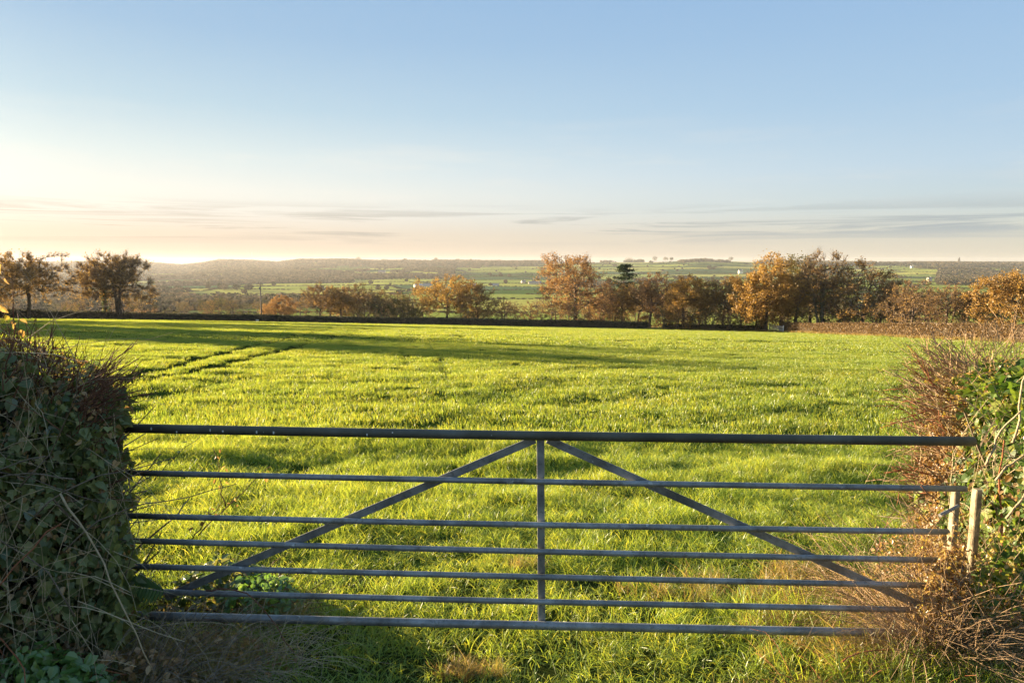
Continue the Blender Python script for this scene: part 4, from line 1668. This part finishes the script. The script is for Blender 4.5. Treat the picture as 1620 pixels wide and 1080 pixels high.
M['straw'] = mat_bark('straw', (.28, .215, .125), (.52, .41, .26), 25)
M['gold_twig'] = mat_bark('gold_twig', (.22, .14, .085), (.44, .31, .18), 30)
M['red_cane'] = mat_bark('red_cane', (.16, .055, .03), (.34, .14, .06), 25)


def leaf_protos(name, outlines, mat, folds=(.18, .35)):
    out = []
    for i, o in enumerate(outlines):
        for f in folds:
            out.append(fan(o, f, .10 + .1 * i).build(name, mat, link=False))
    return out


IVYP = leaf_protos('ivy_leaf', [IVY, IVY2], M['ivy'])
IVYS = leaf_protos('ivy_leaf', [IVY, IVY2], M['ivy_sun'])
BRAP = leaf_protos('bramble_leaf', [BRAM], M['bramble_leaf'])
DEADP = leaf_protos('dead_leaf', [OVAL, BRAM], M['dead_leaf'], (.5, .9))
YELP = leaf_protos('yellow_leaf', [OVAL], M['yellow_leaf'], (.2, .5))
HERBP = leaf_protos('herb_leaf', [BRAM, OVAL], M['herb'])


def face_rot(Nn, r, tilt=.45, droop=1.0):
    """rotations that turn a leaf's face along a normal, its tip hanging down"""
    n = len(Nn)
    N_ = unit(Nn + r.normal(0, tilt, (n, 3)))
    down = np.array([0, 0, -1.0]) * droop + r.normal(0, .5, (n, 3))
    Y_ = unit(down - (down * N_).sum(1, keepdims=True) * N_)
    X_ = np.cross(Y_, N_)
    out = np.zeros((n, 3))
    for i in range(n):
        out[i] = Matrix((X_[i], Y_[i], N_[i])).transposed().to_euler()
    return out


def leaf_parts(parent, P, Rt, S, protos, r, name='leaf'):
    """the leaves that show largest: each a part of its own, sharing a few meshes"""
    loc = np.array(parent.location)
    for i in range(len(P)):
        o = bpy.data.objects.new(name, protos[r.integers(0, len(protos))].data)
        C.objects.link(o)
        o.parent = parent
        o.location = P[i] - loc
        o.rotation_euler = Rt[i]
        o.scale = (S[i],) * 3


def stem_curve(p, d, L, r, sag=.0, wob=.08, k=7):
    """a bent stem from p in direction d"""
    pts = [np.array(p, float)]
    d = unit(np.array(d, float))
    for i in range(k - 1):
        d = unit(d + r.normal(0, wob, 3) + np.array([0, 0, -sag / k]))
        pts.append(pts[-1] + d * L / (k - 1))
    return np.array(pts)


def twig_mass(g, P, D, L, w, r, m=0, sag=0.0, wob=.12, k=4, sides=3, fork=.5):
    """many thin stems in one mesh"""
    for i in range(len(P)):
        l = L[i]
        q = stem_curve(P[i], D[i], l, r, sag, wob, k)
        g.tube(q, np.linspace(w[i], w[i] * .45, k), sides, m, caps=False)
        if r.random() < fork:
            j = r.integers(1, k)
            q2 = stem_curve(q[j], unit(q[j] - q[j - 1]) + r.normal(0, .5, 3), l * r.uniform(.25, .55), r, sag, wob, 3)
            g.tube(q2, np.linspace(w[i] * .6, w[i] * .3, 3), sides, m, caps=False)


class HedgeVol:
    """rounded hedge block: x0..x1, y0..y1, top height by x, bulging faces"""

    def __init__(s, x0, x1, y0, y1, top, seed, end=1, base=(0, 0)):
        s.x0, s.x1, s.y0, s.y1, s.top, s.seed, s.end = x0, x1, y0, y1, top, seed, end

    def sample(s, n, r, fr=.5, tp=.2, depth=.22):
        """points near the front, top and open end, with outward normals"""
        kind = r.random(n)
        u, v = r.random(n), r.random(n)
        x = s.x0 + (s.x1 - s.x0) * u
        H = np.interp(x, s.top[0], s.top[1])
        z = H * v
        y = np.full(n, s.y0) + .0
        N_ = np.tile([0, -1.0, .15], (n, 1))
        t_ = (kind > fr) & (kind <= fr + tp)
        e_ = kind > fr + tp
        y = np.where(t_ | e_, s.y0 + (s.y1 - s.y0) * r.random(n), y)
        z = np.where(t_, H, z)
        N_[t_] = [0, -.2, 1]
        xe = s.x1 if s.end > 0 else s.x0
        x = np.where(e_, xe, x)
        He = np.interp(xe, s.top[0], s.top[1])
        z = np.where(e_, He * v, z)
        N_[e_] = [s.end, -.1, .1]
        # round the corners and let the faces bulge
        bul = (fbm(x * 1.6 + y * 1.3, z * 2.2, 3, s.seed) - .5) * .34
        dist_e = np.clip(1 - np.abs(x - xe) / .35, 0, 1)
        y = np.where(~t_ & ~e_, y - bul + dist_e ** 2 * .22 + np.clip((z / H - .75) / .25, 0, 1) ** 2 * .22, y)
        x = np.where(e_, x + s.end * (bul * .6 - .18 * np.clip((z / He - .8) / .2, 0, 1) ** 2 - .05), x)
        z = np.where(t_, z + bul * .35 - dist_e ** 2 * .10, z)
        x = x + (y - s.y0) * s.shear
        ins = depth * r.random(n) ** 1.5
        P = np.stack([x, y, z], 1) - N_ * ins[:, None]
        P[:, 2] = np.maximum(P[:, 2], .03) + gz(P[:, 0], P[:, 1], False)
        return P, unit(N_), ins


LH = HedgeVol(-4.6, -1.91, 3.18, 4.6, ([-5.2, -2.60, -2.3, -2.0, -1.8], [1.79, 1.77, 1.70, 1.56, 1.40]), 3, 1)
LH.shear = -.52
RH = HedgeVol(2.79, 5.2, 3.30, 4.75, ([2.4, 2.6, 2.9, 3.1, 5.8], [1.52, 1.62, 1.72, 1.76, 1.8]), 9, -1)
RH.shear = 0.06


def core_box(vol, parent, name='hedge_core'):
    """dense dead wood in the middle of the hedge"""
    loc = np.array(parent.location)
    r = np.random.default_rng(vol.seed + 50)
    g = Geo()
    n = 1500
    x = r.uniform(vol.x0 + .12, vol.x1 - .12, n)
    y = r.uniform(vol.y0 + .18, vol.y1 - .1, n)
    H = np.interp(x, *vol.top)
    z = H * r.uniform(0, .62, n)
    P = np.stack([x, y, z + gz(x, y, False)], 1) - loc
    P[:, 0] += (y - vol.y0) * vol.shear
    D = unit(r.normal(0, .5, (n, 3)) + np.array([0, 0, 1.0]))
    twig_mass(g, P, D, r.uniform(.25, .7, n), r.uniform(.003, .011, n), r, k=3, sides=3, fork=.5)
    g.build(name, M['grey_twig'], parent)
    # the thicket behind: leaves of the inside
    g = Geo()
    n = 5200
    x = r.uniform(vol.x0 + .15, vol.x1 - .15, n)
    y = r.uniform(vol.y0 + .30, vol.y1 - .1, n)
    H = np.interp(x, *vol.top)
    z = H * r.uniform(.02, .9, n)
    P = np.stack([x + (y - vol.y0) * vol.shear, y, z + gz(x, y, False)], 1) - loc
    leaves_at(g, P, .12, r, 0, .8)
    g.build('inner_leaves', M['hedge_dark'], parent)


def near_leaves(name, vol, parent, n, protos, smin, smax, r, sel=None, big=0, fr=.5, tp=.2, depth=.22, tilt=.5):
    P, N_, ins = vol.sample(n, r, fr, tp, depth)
    if sel is not None:
        k = sel(P)
        P, N_, ins = P[k], N_[k], ins[k]
    n = len(P)
    Rt = face_rot(N_, r, tilt)
    S = r.uniform(smin, smax, n)
    score = S - ins * .12 - .02 * (P[:, 1] - vol.y0) - .02 * r.random(n)
    o = np.argsort(-score)
    b = o[:big]
    if big:
        leaf_parts(parent, P[b], Rt[b], S[b], protos, r)
    rest = o[big:]
    loc = np.array(parent.location)
    s = scatter(name, P[rest] - loc, Rt[rest], S[rest], protos, parent=parent)
    return P


def left_hedge():
    r = np.random.default_rng(21)
    t = empty('ivy_hedge', (-3.2, 3.9, 0), 'dark shaded ivy covered hedge left of the metal gate', 'hedge')
    loc = np.array(t.location)
    core_box(LH, t)
    patch = lambda P: (fbm(P[:, 0] * 2.3 + P[:, 1] * 2, P[:, 2] * 2.6, 3, 91) > .43) & (P[:, 2] < 1.72)
    near_leaves('ivy_leaves', LH, t, 17000, IVYP, .028, .074, r, patch, 260, fr=.56, tp=.10)
    near_leaves('small_ivy_leaves', LH, t, 9000, IVYP, .018, .036, r, lambda P: (P[:, 0] + .52 * (P[:, 1] - 3.18) > -2.2) & (P[:, 2] < 1.5), 0, fr=.35, tp=.0, depth=.12)
    near_leaves('dead_leaves', LH, t, 6000, DEADP, .02, .045, r, lambda P: P[:, 2] > .2, 0, fr=.5, tp=.3)
    near_leaves('bramble_leaves', LH, t, 1100, BRAP, .04, .08, r, lambda P: (P[:, 0] < -2.2) & (P[:, 2] > .6), 0, fr=.75, tp=.12, depth=.05)
    # trimmed thorn twigs bristling from the top and the upper end
    g = Geo()
    n = 2600
    x = r.uniform(-4.6, -1.98, n)
    y = r.uniform(3.2, 4.55, n)
    H = np.interp(x, *LH.top)
    P = np.stack([x + (y - 3.18) * LH.shear, y, H * 0 + H - r.uniform(.02, .32, n) + gz(x, y, False)], 1)
    edge = np.clip((x + 2.55) / .7, 0, 1)
    D = unit(np.stack([edge * 1.1 + r.normal(0, .35, n) + .1, -.25 + r.normal(0, .35, n), 1.0 - .35 * edge + r.normal(0, .25, n)], 1))
    twig_mass(g, P - loc, D, r.uniform(.08, .25, n), r.uniform(.0016, .0042, n), r, wob=.16, fork=.7)
    n = 420
    y = r.uniform(3.25, 4.6, n)
    z = 1.45 * r.random(n) ** .6
    P = np.stack([-2.08 + (y - 3.18) * LH.shear, y, z + 0], 1)
    D = unit(np.stack([1 + r.normal(0, .3, n), -.1 + r.normal(0, .35, n), .55 + r.normal(0, .35, n)], 1))
    twig_mass(g, P - loc, D, r.uniform(.10, .34, n) * (.35 + .65 * z / 1.6), r.uniform(.0016, .0036, n), r, wob=.14, fork=.7)
    g.build('trimmed_twigs', M['red_twig'], t)
    # pale dead stems hanging across the face
    g = Geo()
    n = 700
    P, N_, ins = LH.sample(n, r, .85, .15, .05)
    P = P + N_ * .03
    D = unit(np.stack([r.normal(0, .8, n), -.12 + r.normal(0, .15, n), r.normal(.2, .7, n)], 1))
    twig_mass(g, P - loc, D, r.uniform(.25, .75, n), r.uniform(.0012, .0028, n), r, sag=.5, wob=.10, k=6, fork=.4)
    g.build('dead_stems', M['straw'], t)
    for i in range(46):
        u = r.random()
        p = np.array([-4.0 + 2.0 * u, 3.12, r.uniform(0, 1.3)])
        q = stem_curve(p, (r.normal(0, .5), -.15, r.uniform(-.2, 1)), r.uniform(.5, 1.1), r, .6, .12, 9)
        q[:, 1] = np.minimum(q[:, 1], 3.12 - .12 * r.random())
        g = Geo()
        g.tube(q - loc, np.linspace(.0042, .0018, 9), 5)
        g.build('stem', M[('straw', 'grey_twig', 'grey_twig', 'red_cane')[i % 4]], t, smooth=True)
    # twig ends that stand out against the field
    for i in range(26):
        z = r.uniform(.9, 1.5)
        y_ = r.uniform(3.2, 3.9)
        q = stem_curve((-2.10 + (y_ - 3.18) * LH.shear, y_, z), (1.0, -.1, r.uniform(.05, .9)), r.uniform(.25, .45), r, 0, .12, 6)
        g = Geo()
        g.tube(q - loc, np.linspace(.0055, .0018, 6), 5)
        for j in (2, 3, 4):
            q2 = stem_curve(q[j], unit(q[j] - q[j - 1]) + r.normal(0, .6, 3), .10, r, 0, .1, 3)
            g.tube(q2 - loc, np.linspace(.003, .0012, 3), 4)
        g.build('stem', M['red_twig'], t, smooth=True)


left_hedge()


def right_hedge():
    r = np.random.default_rng(31)
    t = empty('ivy_hedge', (3.6, 4.6, -.05), 'sunlit hedge of glossy ivy and red brown twigs right of the metal gate', 'hedge')
    loc = np.array(t.location)
    core_box(RH, t)
    patch = lambda P: (fbm(P[:, 0] * 2.0 + P[:, 1] * 1.6, P[:, 2] * 2.4, 3, 92) > .36) & (P[:, 2] > .40) & ((P[:, 1] < 4.3) | (P[:, 2] < .9))
    near_leaves('ivy_leaves', RH, t, 19000, IVYS, .035, .080, r, patch, 270, fr=.0, tp=.25)
    near_leaves('top_ivy', RH, t, 3500, IVYS, .03, .065, r, lambda P: (P[:, 1] < 4.45) & (P[:, 2] > 1.2), 0, fr=.0, tp=.75, depth=.1)
    near_leaves('yellow_leaves', RH, t, 8000, YELP, .02, .045, r, lambda P: fbm(P[:, 0] * 2.5, P[:, 2] * 2.5, 2, 95) > .42, 0, fr=.0, tp=.3)
    near_leaves('twig_leaves', RH, t, 5000, YELP + DEADP, .016, .034, r, lambda P: P[:, 1] > 4.0, 0, fr=.0, tp=.3, depth=.05)
    near_leaves('dead_leaves', RH, t, 5200, DEADP, .025, .055, r, lambda P: P[:, 2] < 1.0, 0, fr=.1, tp=.0, depth=.15)
    g = Geo()
    n = 1100
    y = 4.85 - .55 * r.random(n) ** 1.3
    z = 1.50 * r.random(n) ** .7
    P = np.stack([3.02 + r.uniform(-.05, .2, n), y, z - .05], 1)
    D = unit(np.stack([-.9 + r.normal(0, .3, n), .25 + r.normal(0, .35, n), .75 * (z / 1.5) + .1 + r.normal(0, .35, n)], 1))
    twig_mass(g, P - loc, D, r.uniform(.10, .32, n), r.uniform(.0018, .0045, n), r, wob=.14, fork=.8)
    n = 500
    x = r.uniform(2.85, 5.2, n)
    y = r.uniform(4.1, 4.8, n)
    H = np.interp(x, *RH.top)
    P = np.stack([x, y, H - r.uniform(.04, .28, n) - .05], 1)
    D = unit(np.stack([-.15 + r.normal(0, .4, n), -.2 + r.normal(0, .35, n), np.ones(n)], 1))
    twig_mass(g, P - loc, D, r.uniform(.07, .2, n), r.uniform(.0016, .004, n), r, wob=.16, fork=.7)
    g.build('trimmed_twigs', M['gold_twig'], t)
    g = Geo()
    n = 500
    P, N_, ins = RH.sample(n, r, .1, .0, .05)
    P = P + N_ * .04
    D = unit(np.stack([r.normal(0, .6, n), -.15 + r.normal(0, .15, n), r.normal(.5, .6, n)], 1))
    twig_mass(g, P - loc, D, r.uniform(.2, .6, n), r.uniform(.0014, .003, n), r, sag=.5, wob=.10, k=5, fork=.4)
    g.build('dead_stems', M['straw'], t)
    for i in range(40):
        z = r.uniform(.4, 1.35)
        q = stem_curve((2.95, r.uniform(4.25, 4.75), z), (-1.0, .15, r.uniform(-.1, .9)), r.uniform(.22, .42), r, 0, .12, 6)
        g = Geo()
        g.tube(q - loc, np.linspace(.0055, .0018, 6), 5)
        for j in (2, 3, 4):
            q2 = stem_curve(q[j], unit(q[j] - q[j - 1]) + r.normal(0, .6, 3), .12, r, 0, .1, 3)
            g.tube(q2 - loc, np.linspace(.003, .0012, 3), 4)
        g.build('stem', M[('gold_twig', 'red_cane')[i % 2]], t, smooth=True)
    # old ivy stems climbing at the right
    for k, (px, r0, px1, r1) in enumerate(((1612, 705, 1575, 760), (1600, 640, 1560, 735), (1618, 690, 1592, 820), (1606, 560, 1602, 700))):
        a, b = at(px, r0, depth=3.55), at(px1, r1, depth=3.52)
        q = stem_curve(b, a - b, float(np.linalg.norm(a - b)), r, 0, .16, 8)
        g = Geo()
        g.tube(q - loc, np.linspace(.0065, .004, 8), 6)
        g.build('ivy_stem', M['straw'], t, smooth=True)


right_hedge()


# ------------------------------------------------------------------ plants at the foot of the hedges
def cane(label, px0, r0, px1, r1, y0, y1, rad, mat, seed, leafy=None, name='bramble', cat='bramble', bend=.1, nleaf=10):
    """one arching stem of its own"""
    r = np.random.default_rng(seed)
    a, b = at(px0, r0, depth=y0), at(px1, r1, depth=y1)
    t = empty(name, a, label, cat)
    u = np.linspace(0, 1, 12)[:, None]
    L = np.linalg.norm(b - a)
    q = (b - a) * u + np.array([0, 0, bend * L]) * np.sin(math.pi * u) + np.cumsum(r.normal(0, .006, (12, 3)), 0)
    g = Geo()
    g.tube(q, np.linspace(rad, rad * .5, 12), 6)
    for i in range(18):
        j = r.integers(0, 11)
        p = q[j] * .5 + q[j + 1] * .5
        g.tube([p, p + unit(r.normal(0, 1, 3)) * rad * 2.2], [rad * .35, .0002], 3, caps=False)
    g.build('stem', M[mat], t, smooth=True)
    if leafy:
        P = []
        for i in range(nleaf):
            j = r.integers(2, 12)
            P.append(q[j] + r.normal(0, .02, 3))
        P = np.array(P)
        Rt = face_rot(unit(r.normal(0, .5, (nleaf, 3)) + [0, -.6, .5]), r, .4)
        leaf_parts(t, P + a, Rt, r.uniform(.016, .034, nleaf), leafy, r)


cane('reddish bramble stem standing upright before the right hedge', 1590, 1000, 1592, 700, 3.55, 3.7, .0075, 'red_cane', 1, DEADP, bend=.0)
cane('thin red bramble stem lying along the ground below the lower right end of the gate', 1330, 1046, 1500, 1050, 3.35, 3.4, .004, 'red_cane', 2)
cane('brown bramble shoot with dry leaves rising behind the second bar near the left hedge', 356, 800, 334, 708, 4.2, 4.3, .0035, 'red_twig', 3, DEADP)
cane('long leaning bramble shoot reaching up right behind the top bar at the left', 245, 762, 316, 686, 4.2, 4.3, .0035, 'grey_twig', 4, BRAP, bend=.05, nleaf=4)
cane('dark bramble shoot crossing the third bar at the left', 300, 860, 358, 785, 4.0, 4.1, .004, 'red_twig', 5, DEADP, bend=.04, nleaf=6)
cane('bramble shoot with curled brown leaves pointing right above the third bar', 310, 845, 425, 740, 4.1, 4.5, .0035, 'red_twig', 6, DEADP, bend=.03, nleaf=8)
cane('long pale dead stem slanting down across the face of the left hedge', 95, 780, 255, 1040, 3.0, 2.9, .0048, 'straw', 7, bend=.04, name='dead_stem', cat='stem')
cane('dark thorny cane leaning over the two lowest bars at the left', 330, 930, 470, 1030, 3.5, 3.35, .0045, 'red_twig', 8, bend=.22)
cane('straw coloured stalk slanting up at the lower right corner', 1560, 1075, 1620, 985, 3.3, 3.4, .005, 'straw', 9, bend=.02, name='dead_stem', cat='stem')
cane('dry pale stalk leaning left behind the short bars at the right', 1490, 960, 1515, 900, 3.55, 3.6, .004, 'straw', 10, bend=.0, name='dead_stem', cat='stem')
cane('dark bramble shoot leaning over the third bar at the right', 1385, 880, 1425, 805, 3.9, 4.0, .003, 'red_twig', 11, DEADP, bend=.06, nleaf=4)
cane('thin dark twig crossing before the pale timber post', 1458, 770, 1530, 825, 3.5, 3.5, .003, 'red_twig', 12, bend=-.04)


def thicket(name, label, cat, c, rx, ry, h, seed, stems=60, leaves=600, protos=None, mat='grey_twig', lmin=.03, lmax=.06, up=.8, w=(.0015, .0035), sag=.8, big=0, L=None):
    """a low tangle of stems and leaves"""
    r = np.random.default_rng(seed)
    c = np.array([c[0], c[1], float(gz(c[0], c[1], False))])
    t = empty(name, c, label, cat)
    g = Geo()
    a = r.random(stems) * 6.28
    q = np.sqrt(r.random(stems))
    P = np.stack([np.cos(a) * q * rx, np.sin(a) * q * ry, r.uniform(0, h * .25, stems)], 1)
    D = unit(np.stack([np.cos(a) * .6 + r.normal(0, .4, stems), np.sin(a) * .5 + r.normal(0, .4, stems), up + r.normal(0, .3, stems)], 1))
    LL = r.uniform(.6, 1.3, stems) * (L or h)
    twig_mass(g, P, D, LL, r.uniform(w[0], w[1], stems), r, sag=sag, wob=.14, k=6, fork=.6)
    g.build('stems', M[mat], t)
    if leaves:
        a = r.random(leaves) * 6.28
        q = np.sqrt(r.random(leaves))
        z = h * r.random(leaves) ** .8
        k = 1 - .45 * (z / h)
        P = np.stack([np.cos(a) * q * rx * k * 1.1, np.sin(a) * q * ry * k * 1.1, z * (1.05 - .4 * q)], 1)
        Rt = face_rot(unit(np.stack([np.cos(a) * .5, np.sin(a) * .5 - .4, np.ones(leaves)], 1)), r, .5, .5)
        S = r.uniform(lmin, lmax, leaves)
        if big:
            leaf_parts(t, P[:big] + c, Rt[:big], S[:big] * 1.15, protos, r)
        scatter(name + '_leaves', P[big:], Rt[big:], S[big:], protos, parent=t)
    return t


thicket('bramble_bush', 'leafy bramble bush behind the middle bars beside the left hedge', 'bramble', (-1.95, 4.35), .42, .38, .31, 1, 90, 700, BRAP, 'red_twig', .035, .065, big=60)
thicket('bramble_bush', 'small sunlit bramble patch with yellow leaves behind the fourth bar at the left', 'bramble', (-1.62, 4.15), .32, .3, .32, 2, 50, 420, HERBP, 'red_twig', .03, .06, big=30)
thicket('nettle_patch', 'bright green nettle patch in the lower left corner', 'nettles', (-2.22, 3.00), .42, .22, .34, 3, 40, 900, HERBP, 'grey_twig', .03, .062, big=120)
thicket('herb_patch', 'pale green leafy weeds at the foot of the left hedge', 'weeds', (-1.82, 2.95), .40, .22, .14, 4, 30, 420, HERBP, 'grey_twig', .025, .05, big=60)
thicket('twig_pile', 'tangled heap of dead grey stems lying under the left end of the gate', 'dead stems', (-1.62, 3.42), .50, .30, .20, 5, 420, 260, DEADP, 'straw', .02, .045, up=.40, sag=1.6, L=.44, w=(.001, .0022))
thicket('twig_pile', 'dark tangle of dead twigs at the bottom left below the hedge', 'dead stems', (-2.1, 3.15), .7, .25, .28, 6, 420, 500, DEADP, 'grey_twig', .02, .05, up=.5, sag=1.3, L=.5)
thicket('bramble_bush', 'brown withered bramble growth behind the right ends of the bars', 'bramble', (2.50, 4.05), .38, .36, .80, 7, 500, 1300, DEADP + YELP, 'gold_twig', .014, .030, sag=1.2, w=(.001, .0024), big=60, L=.6)
thicket('bramble_bush', 'orange brown dead bramble and grass tangle under the right hedge', 'bramble', (2.42, 3.50), .32, .16, .80, 8, 420, 900, DEADP + YELP, 'gold_twig', .012, .028, sag=1.3, w=(.001, .0022), big=40, L=.55)
thicket('twig_pile', 'reddish dead stems and leaves on the bank at the lower right', 'dead stems', (1.85, 3.20), .55, .12, .08, 9, 300, 500, DEADP, 'red_cane', .02, .05, up=.25, sag=1.4, L=.35, w=(.001, .0024))


thicket('bramble_bush', 'small pale leaved bush hiding the foot of the two timber posts', 'bramble', (2.37, 3.53), .18, .06, .86, 10, 420, 2200, YELP + DEADP, 'gold_twig', .014, .034, sag=.7, w=(.001, .0022), big=60, L=.7)
thicket('bramble_bush', 'small green leafy shoots above the fifth bar at the right hedge', 'bramble', (2.62, 3.50), .20, .10, 1.02, 11, 160, 800, IVYS + YELP, 'gold_twig', .018, .045, sag=.5, w=(.001, .0022), big=60, L=.9)


def fern():
    a = at(262, 925, depth=3.5)
    t = empty('fern', a, 'single green fern frond between the fifth and sixth bars at the left hedge', 'fern')
    r = np.random.default_rng(2)
    q = stem_curve((.02, 0, -.04), (-1, -.1, .35), .26, r, .3, .02, 16)
    g = Geo()
    g.tube(q, np.linspace(.003, .001, 16), 5)
    g.build('stalk', M['fern'], t)
    for i in range(2, 16):
        l = .085 * math.sin(math.pi * (i / 16) ** .8) + .012
        for s in (-1, 1):
            o = bpy.data.objects.new('leaflet', FERNP.data)
            C.objects.link(o)
            o.parent = t
            o.location = q[i]
            o.rotation_euler = Matrix(((0.25, s * -.1, .96), (-.35, -.35 * 1, -.1), (0, s * .93, .2))).to_euler()
            y_ = unit(np.array([-.35, -.3 * 1, s * .85]))
            n_ = unit(np.array([.1, -1.0, .2]) - y_ * np.dot([.1, -1.0, .2], y_))
            x_ = np.cross(y_, n_)
            o.rotation_euler = Matrix((x_, y_, n_)).transposed().to_euler()
            o.scale = (l,) * 3


FERNP = fan(NARROW, .2, .1).build('leaflet', M['fern'], link=False)
fern()


def strap_plant(label, px, row, y, n, L, seed):
    r = np.random.default_rng(seed)
    a = at(px, row, depth=y)
    a[2] = float(gz(a[0], a[1], False))
    t = empty('strap_leaved_plant', a, label, 'plant')
    for i in range(n):
        an = r.uniform(0, 6.28)
        l = L * r.uniform(.7, 1.2)
        k = 7
        u = np.linspace(0, 1, k)
        rad = u * l * .75
        z = l * (.75 * u - .80 * u ** 2.2) + .01
        w = .009 * (1 - .8 * u ** 2) * r.uniform(.8, 1.2)
        cx, cy = np.cos(an) * rad, np.sin(an) * rad
        off = np.array([r.normal(0, .02), r.normal(0, .02), 0])
        sx, sy = -math.sin(an), math.cos(an)
        A = np.stack([cx + sx * w, cy + sy * w, z + w * .4], 1) + off
        B = np.stack([cx, cy, z - w * .2], 1) + off
        D = np.stack([cx - sx * w, cy - sy * w, z + w * .4], 1) + off
        V = np.concatenate([A, B, D])
        j = np.arange(k - 1)
        g = Geo()
        g.add(V, np.concatenate([np.stack([j, j + 1, j + 1 + k, j + k], 1), np.stack([j + k, j + k + 1, j + 1 + 2 * k, j + 2 * k], 1)]))
        g.build('leaf', M['herb'], t, smooth=True)


strap_plant('clump of arching strap shaped green leaves at the lower right end of the gate', 1470, 985, 3.2, 64, .40, 1)
strap_plant('smaller arching green leaf clump left of the big strap leaved one', 1395, 1015, 3.2, 40, .28, 2)


def dry_grass():
    r = np.random.default_rng(14)
    pr = [blades(46, .09, .24, .005, .9, 3, 80 + i).build('dry_tuft', M['grass_dry'], link=False) for i in range(3)]
    P = []
    for (cx, cy, sx, sy, n, s) in ((1.75, 4.0, .35, .25, 55, .6), (2.15, 3.5, .30, .2, 80, .85), (1.6, 3.15, .5, .1, 60, .5), (2.6, 3.7, .4, .3, 140, 1.2), (1.35, 4.6, .4, .25, 30, .7), (2.2, 4.6, .3, .5, 60, .9),
                               (-.22, 3.42, .16, .05, 14, .5), (.1, 5.0, .15, .1, 8, .5), (-1.6, 4.1, .3, .2, 40, .7), (-1.9, 3.4, .5, .3, 90, .8)):
        k = r.normal(0, 1, (n, 2)) * [sx * .6, sy * .6] + [cx, cy]
        P.append(np.column_stack([k, np.full(n, s)]))
    P = np.concatenate(P)
    n = len(P)
    z = gz(P[:, 0], P[:, 1])
    pg = [blades(40, .10, .20, .006, 1.0, 3, 90 + i).build('bank_tuft', M['grass_verge'], link=False) for i in range(3)]
    Q = np.concatenate([r.normal(0, 1, (90, 2)) * [.28, .10] + [2.15, 3.38], r.normal(0, 1, (60, 2)) * [.3, .12] + [2.55, 3.25], r.normal(0, 1, (60, 2)) * [.3, .2] + [1.9, 4.2]])
    scatter('bank_grass', np.column_stack([Q, gz(Q[:, 0], Q[:, 1])]), np.column_stack([r.normal(0, .15, (210, 2)), r.random(210) * 6.28]), r.uniform(.7, 1.3, 210), pg)
    scatter('dry_grass', np.stack([P[:, 0], P[:, 1], z], 1), np.stack([r.normal(0, .15, n), r.normal(0, .15, n), r.random(n) * 6.28], 1), P[:, 2] * r.uniform(.7, 1.3, n), pr)


dry_grass()


def left_edge_shrub():
    """taller hazel growing in the hedge at the left edge of the view"""
    r = np.random.default_rng(61)
    t = empty('hazel_shrub', (-2.92, 3.72, 1.42), 'taller sunlit shrub with yellow leaves sticking out of the left hedge', 'shrub')
    tips = []
    for i in range(22):
        q = stem_curve((r.uniform(-.5, .1), r.uniform(-.25, .3), 0), (r.normal(-.05, .25), r.normal(0, .25), 1), r.uniform(.3, .62), r, 0, .08, 8)
        g = Geo()
        g.tube(q, np.linspace(.006, .002, 8), 5)
        for j in (3, 4, 5, 6):
            q2 = stem_curve(q[j], unit(q[j] - q[j - 1]) + r.normal(0, .6, 3), .16, r, 0, .1, 4)
            g.tube(q2, np.linspace(.0028, .0012, 4), 4)
            tips.append(q2[2])
            tips.append(q2[3])
        g.build('stem', M['red_twig'], t, smooth=True)
    tips = np.array(tips)
    k = r.integers(0, len(tips), 200)
    P = tips[k] + r.normal(0, .03, (200, 3)) + np.array(t.location)
    leaf_parts(t, P, face_rot(unit(r.normal(0, .6, (200, 3)) + [-.2, -.5, .3]), r, .5), r.uniform(.03, .06, 200), YELP + DEADP, r)


left_edge_shrub()

# what nobody could count in the hedges, heaps and crowns is stuff, part by part
for o in scene.objects:
    if o.parent is not None and o.name.split('.')[0] in ('trimmed_twigs', 'dead_stems', 'hedge_core', 'inner_leaves', 'stems', 'leaves') and o.type == 'MESH':
        if not (o.name.split('.')[0] == 'hedge_core' and o.parent.name.startswith('field_hedge')):
            o['kind'] = 'stuff'
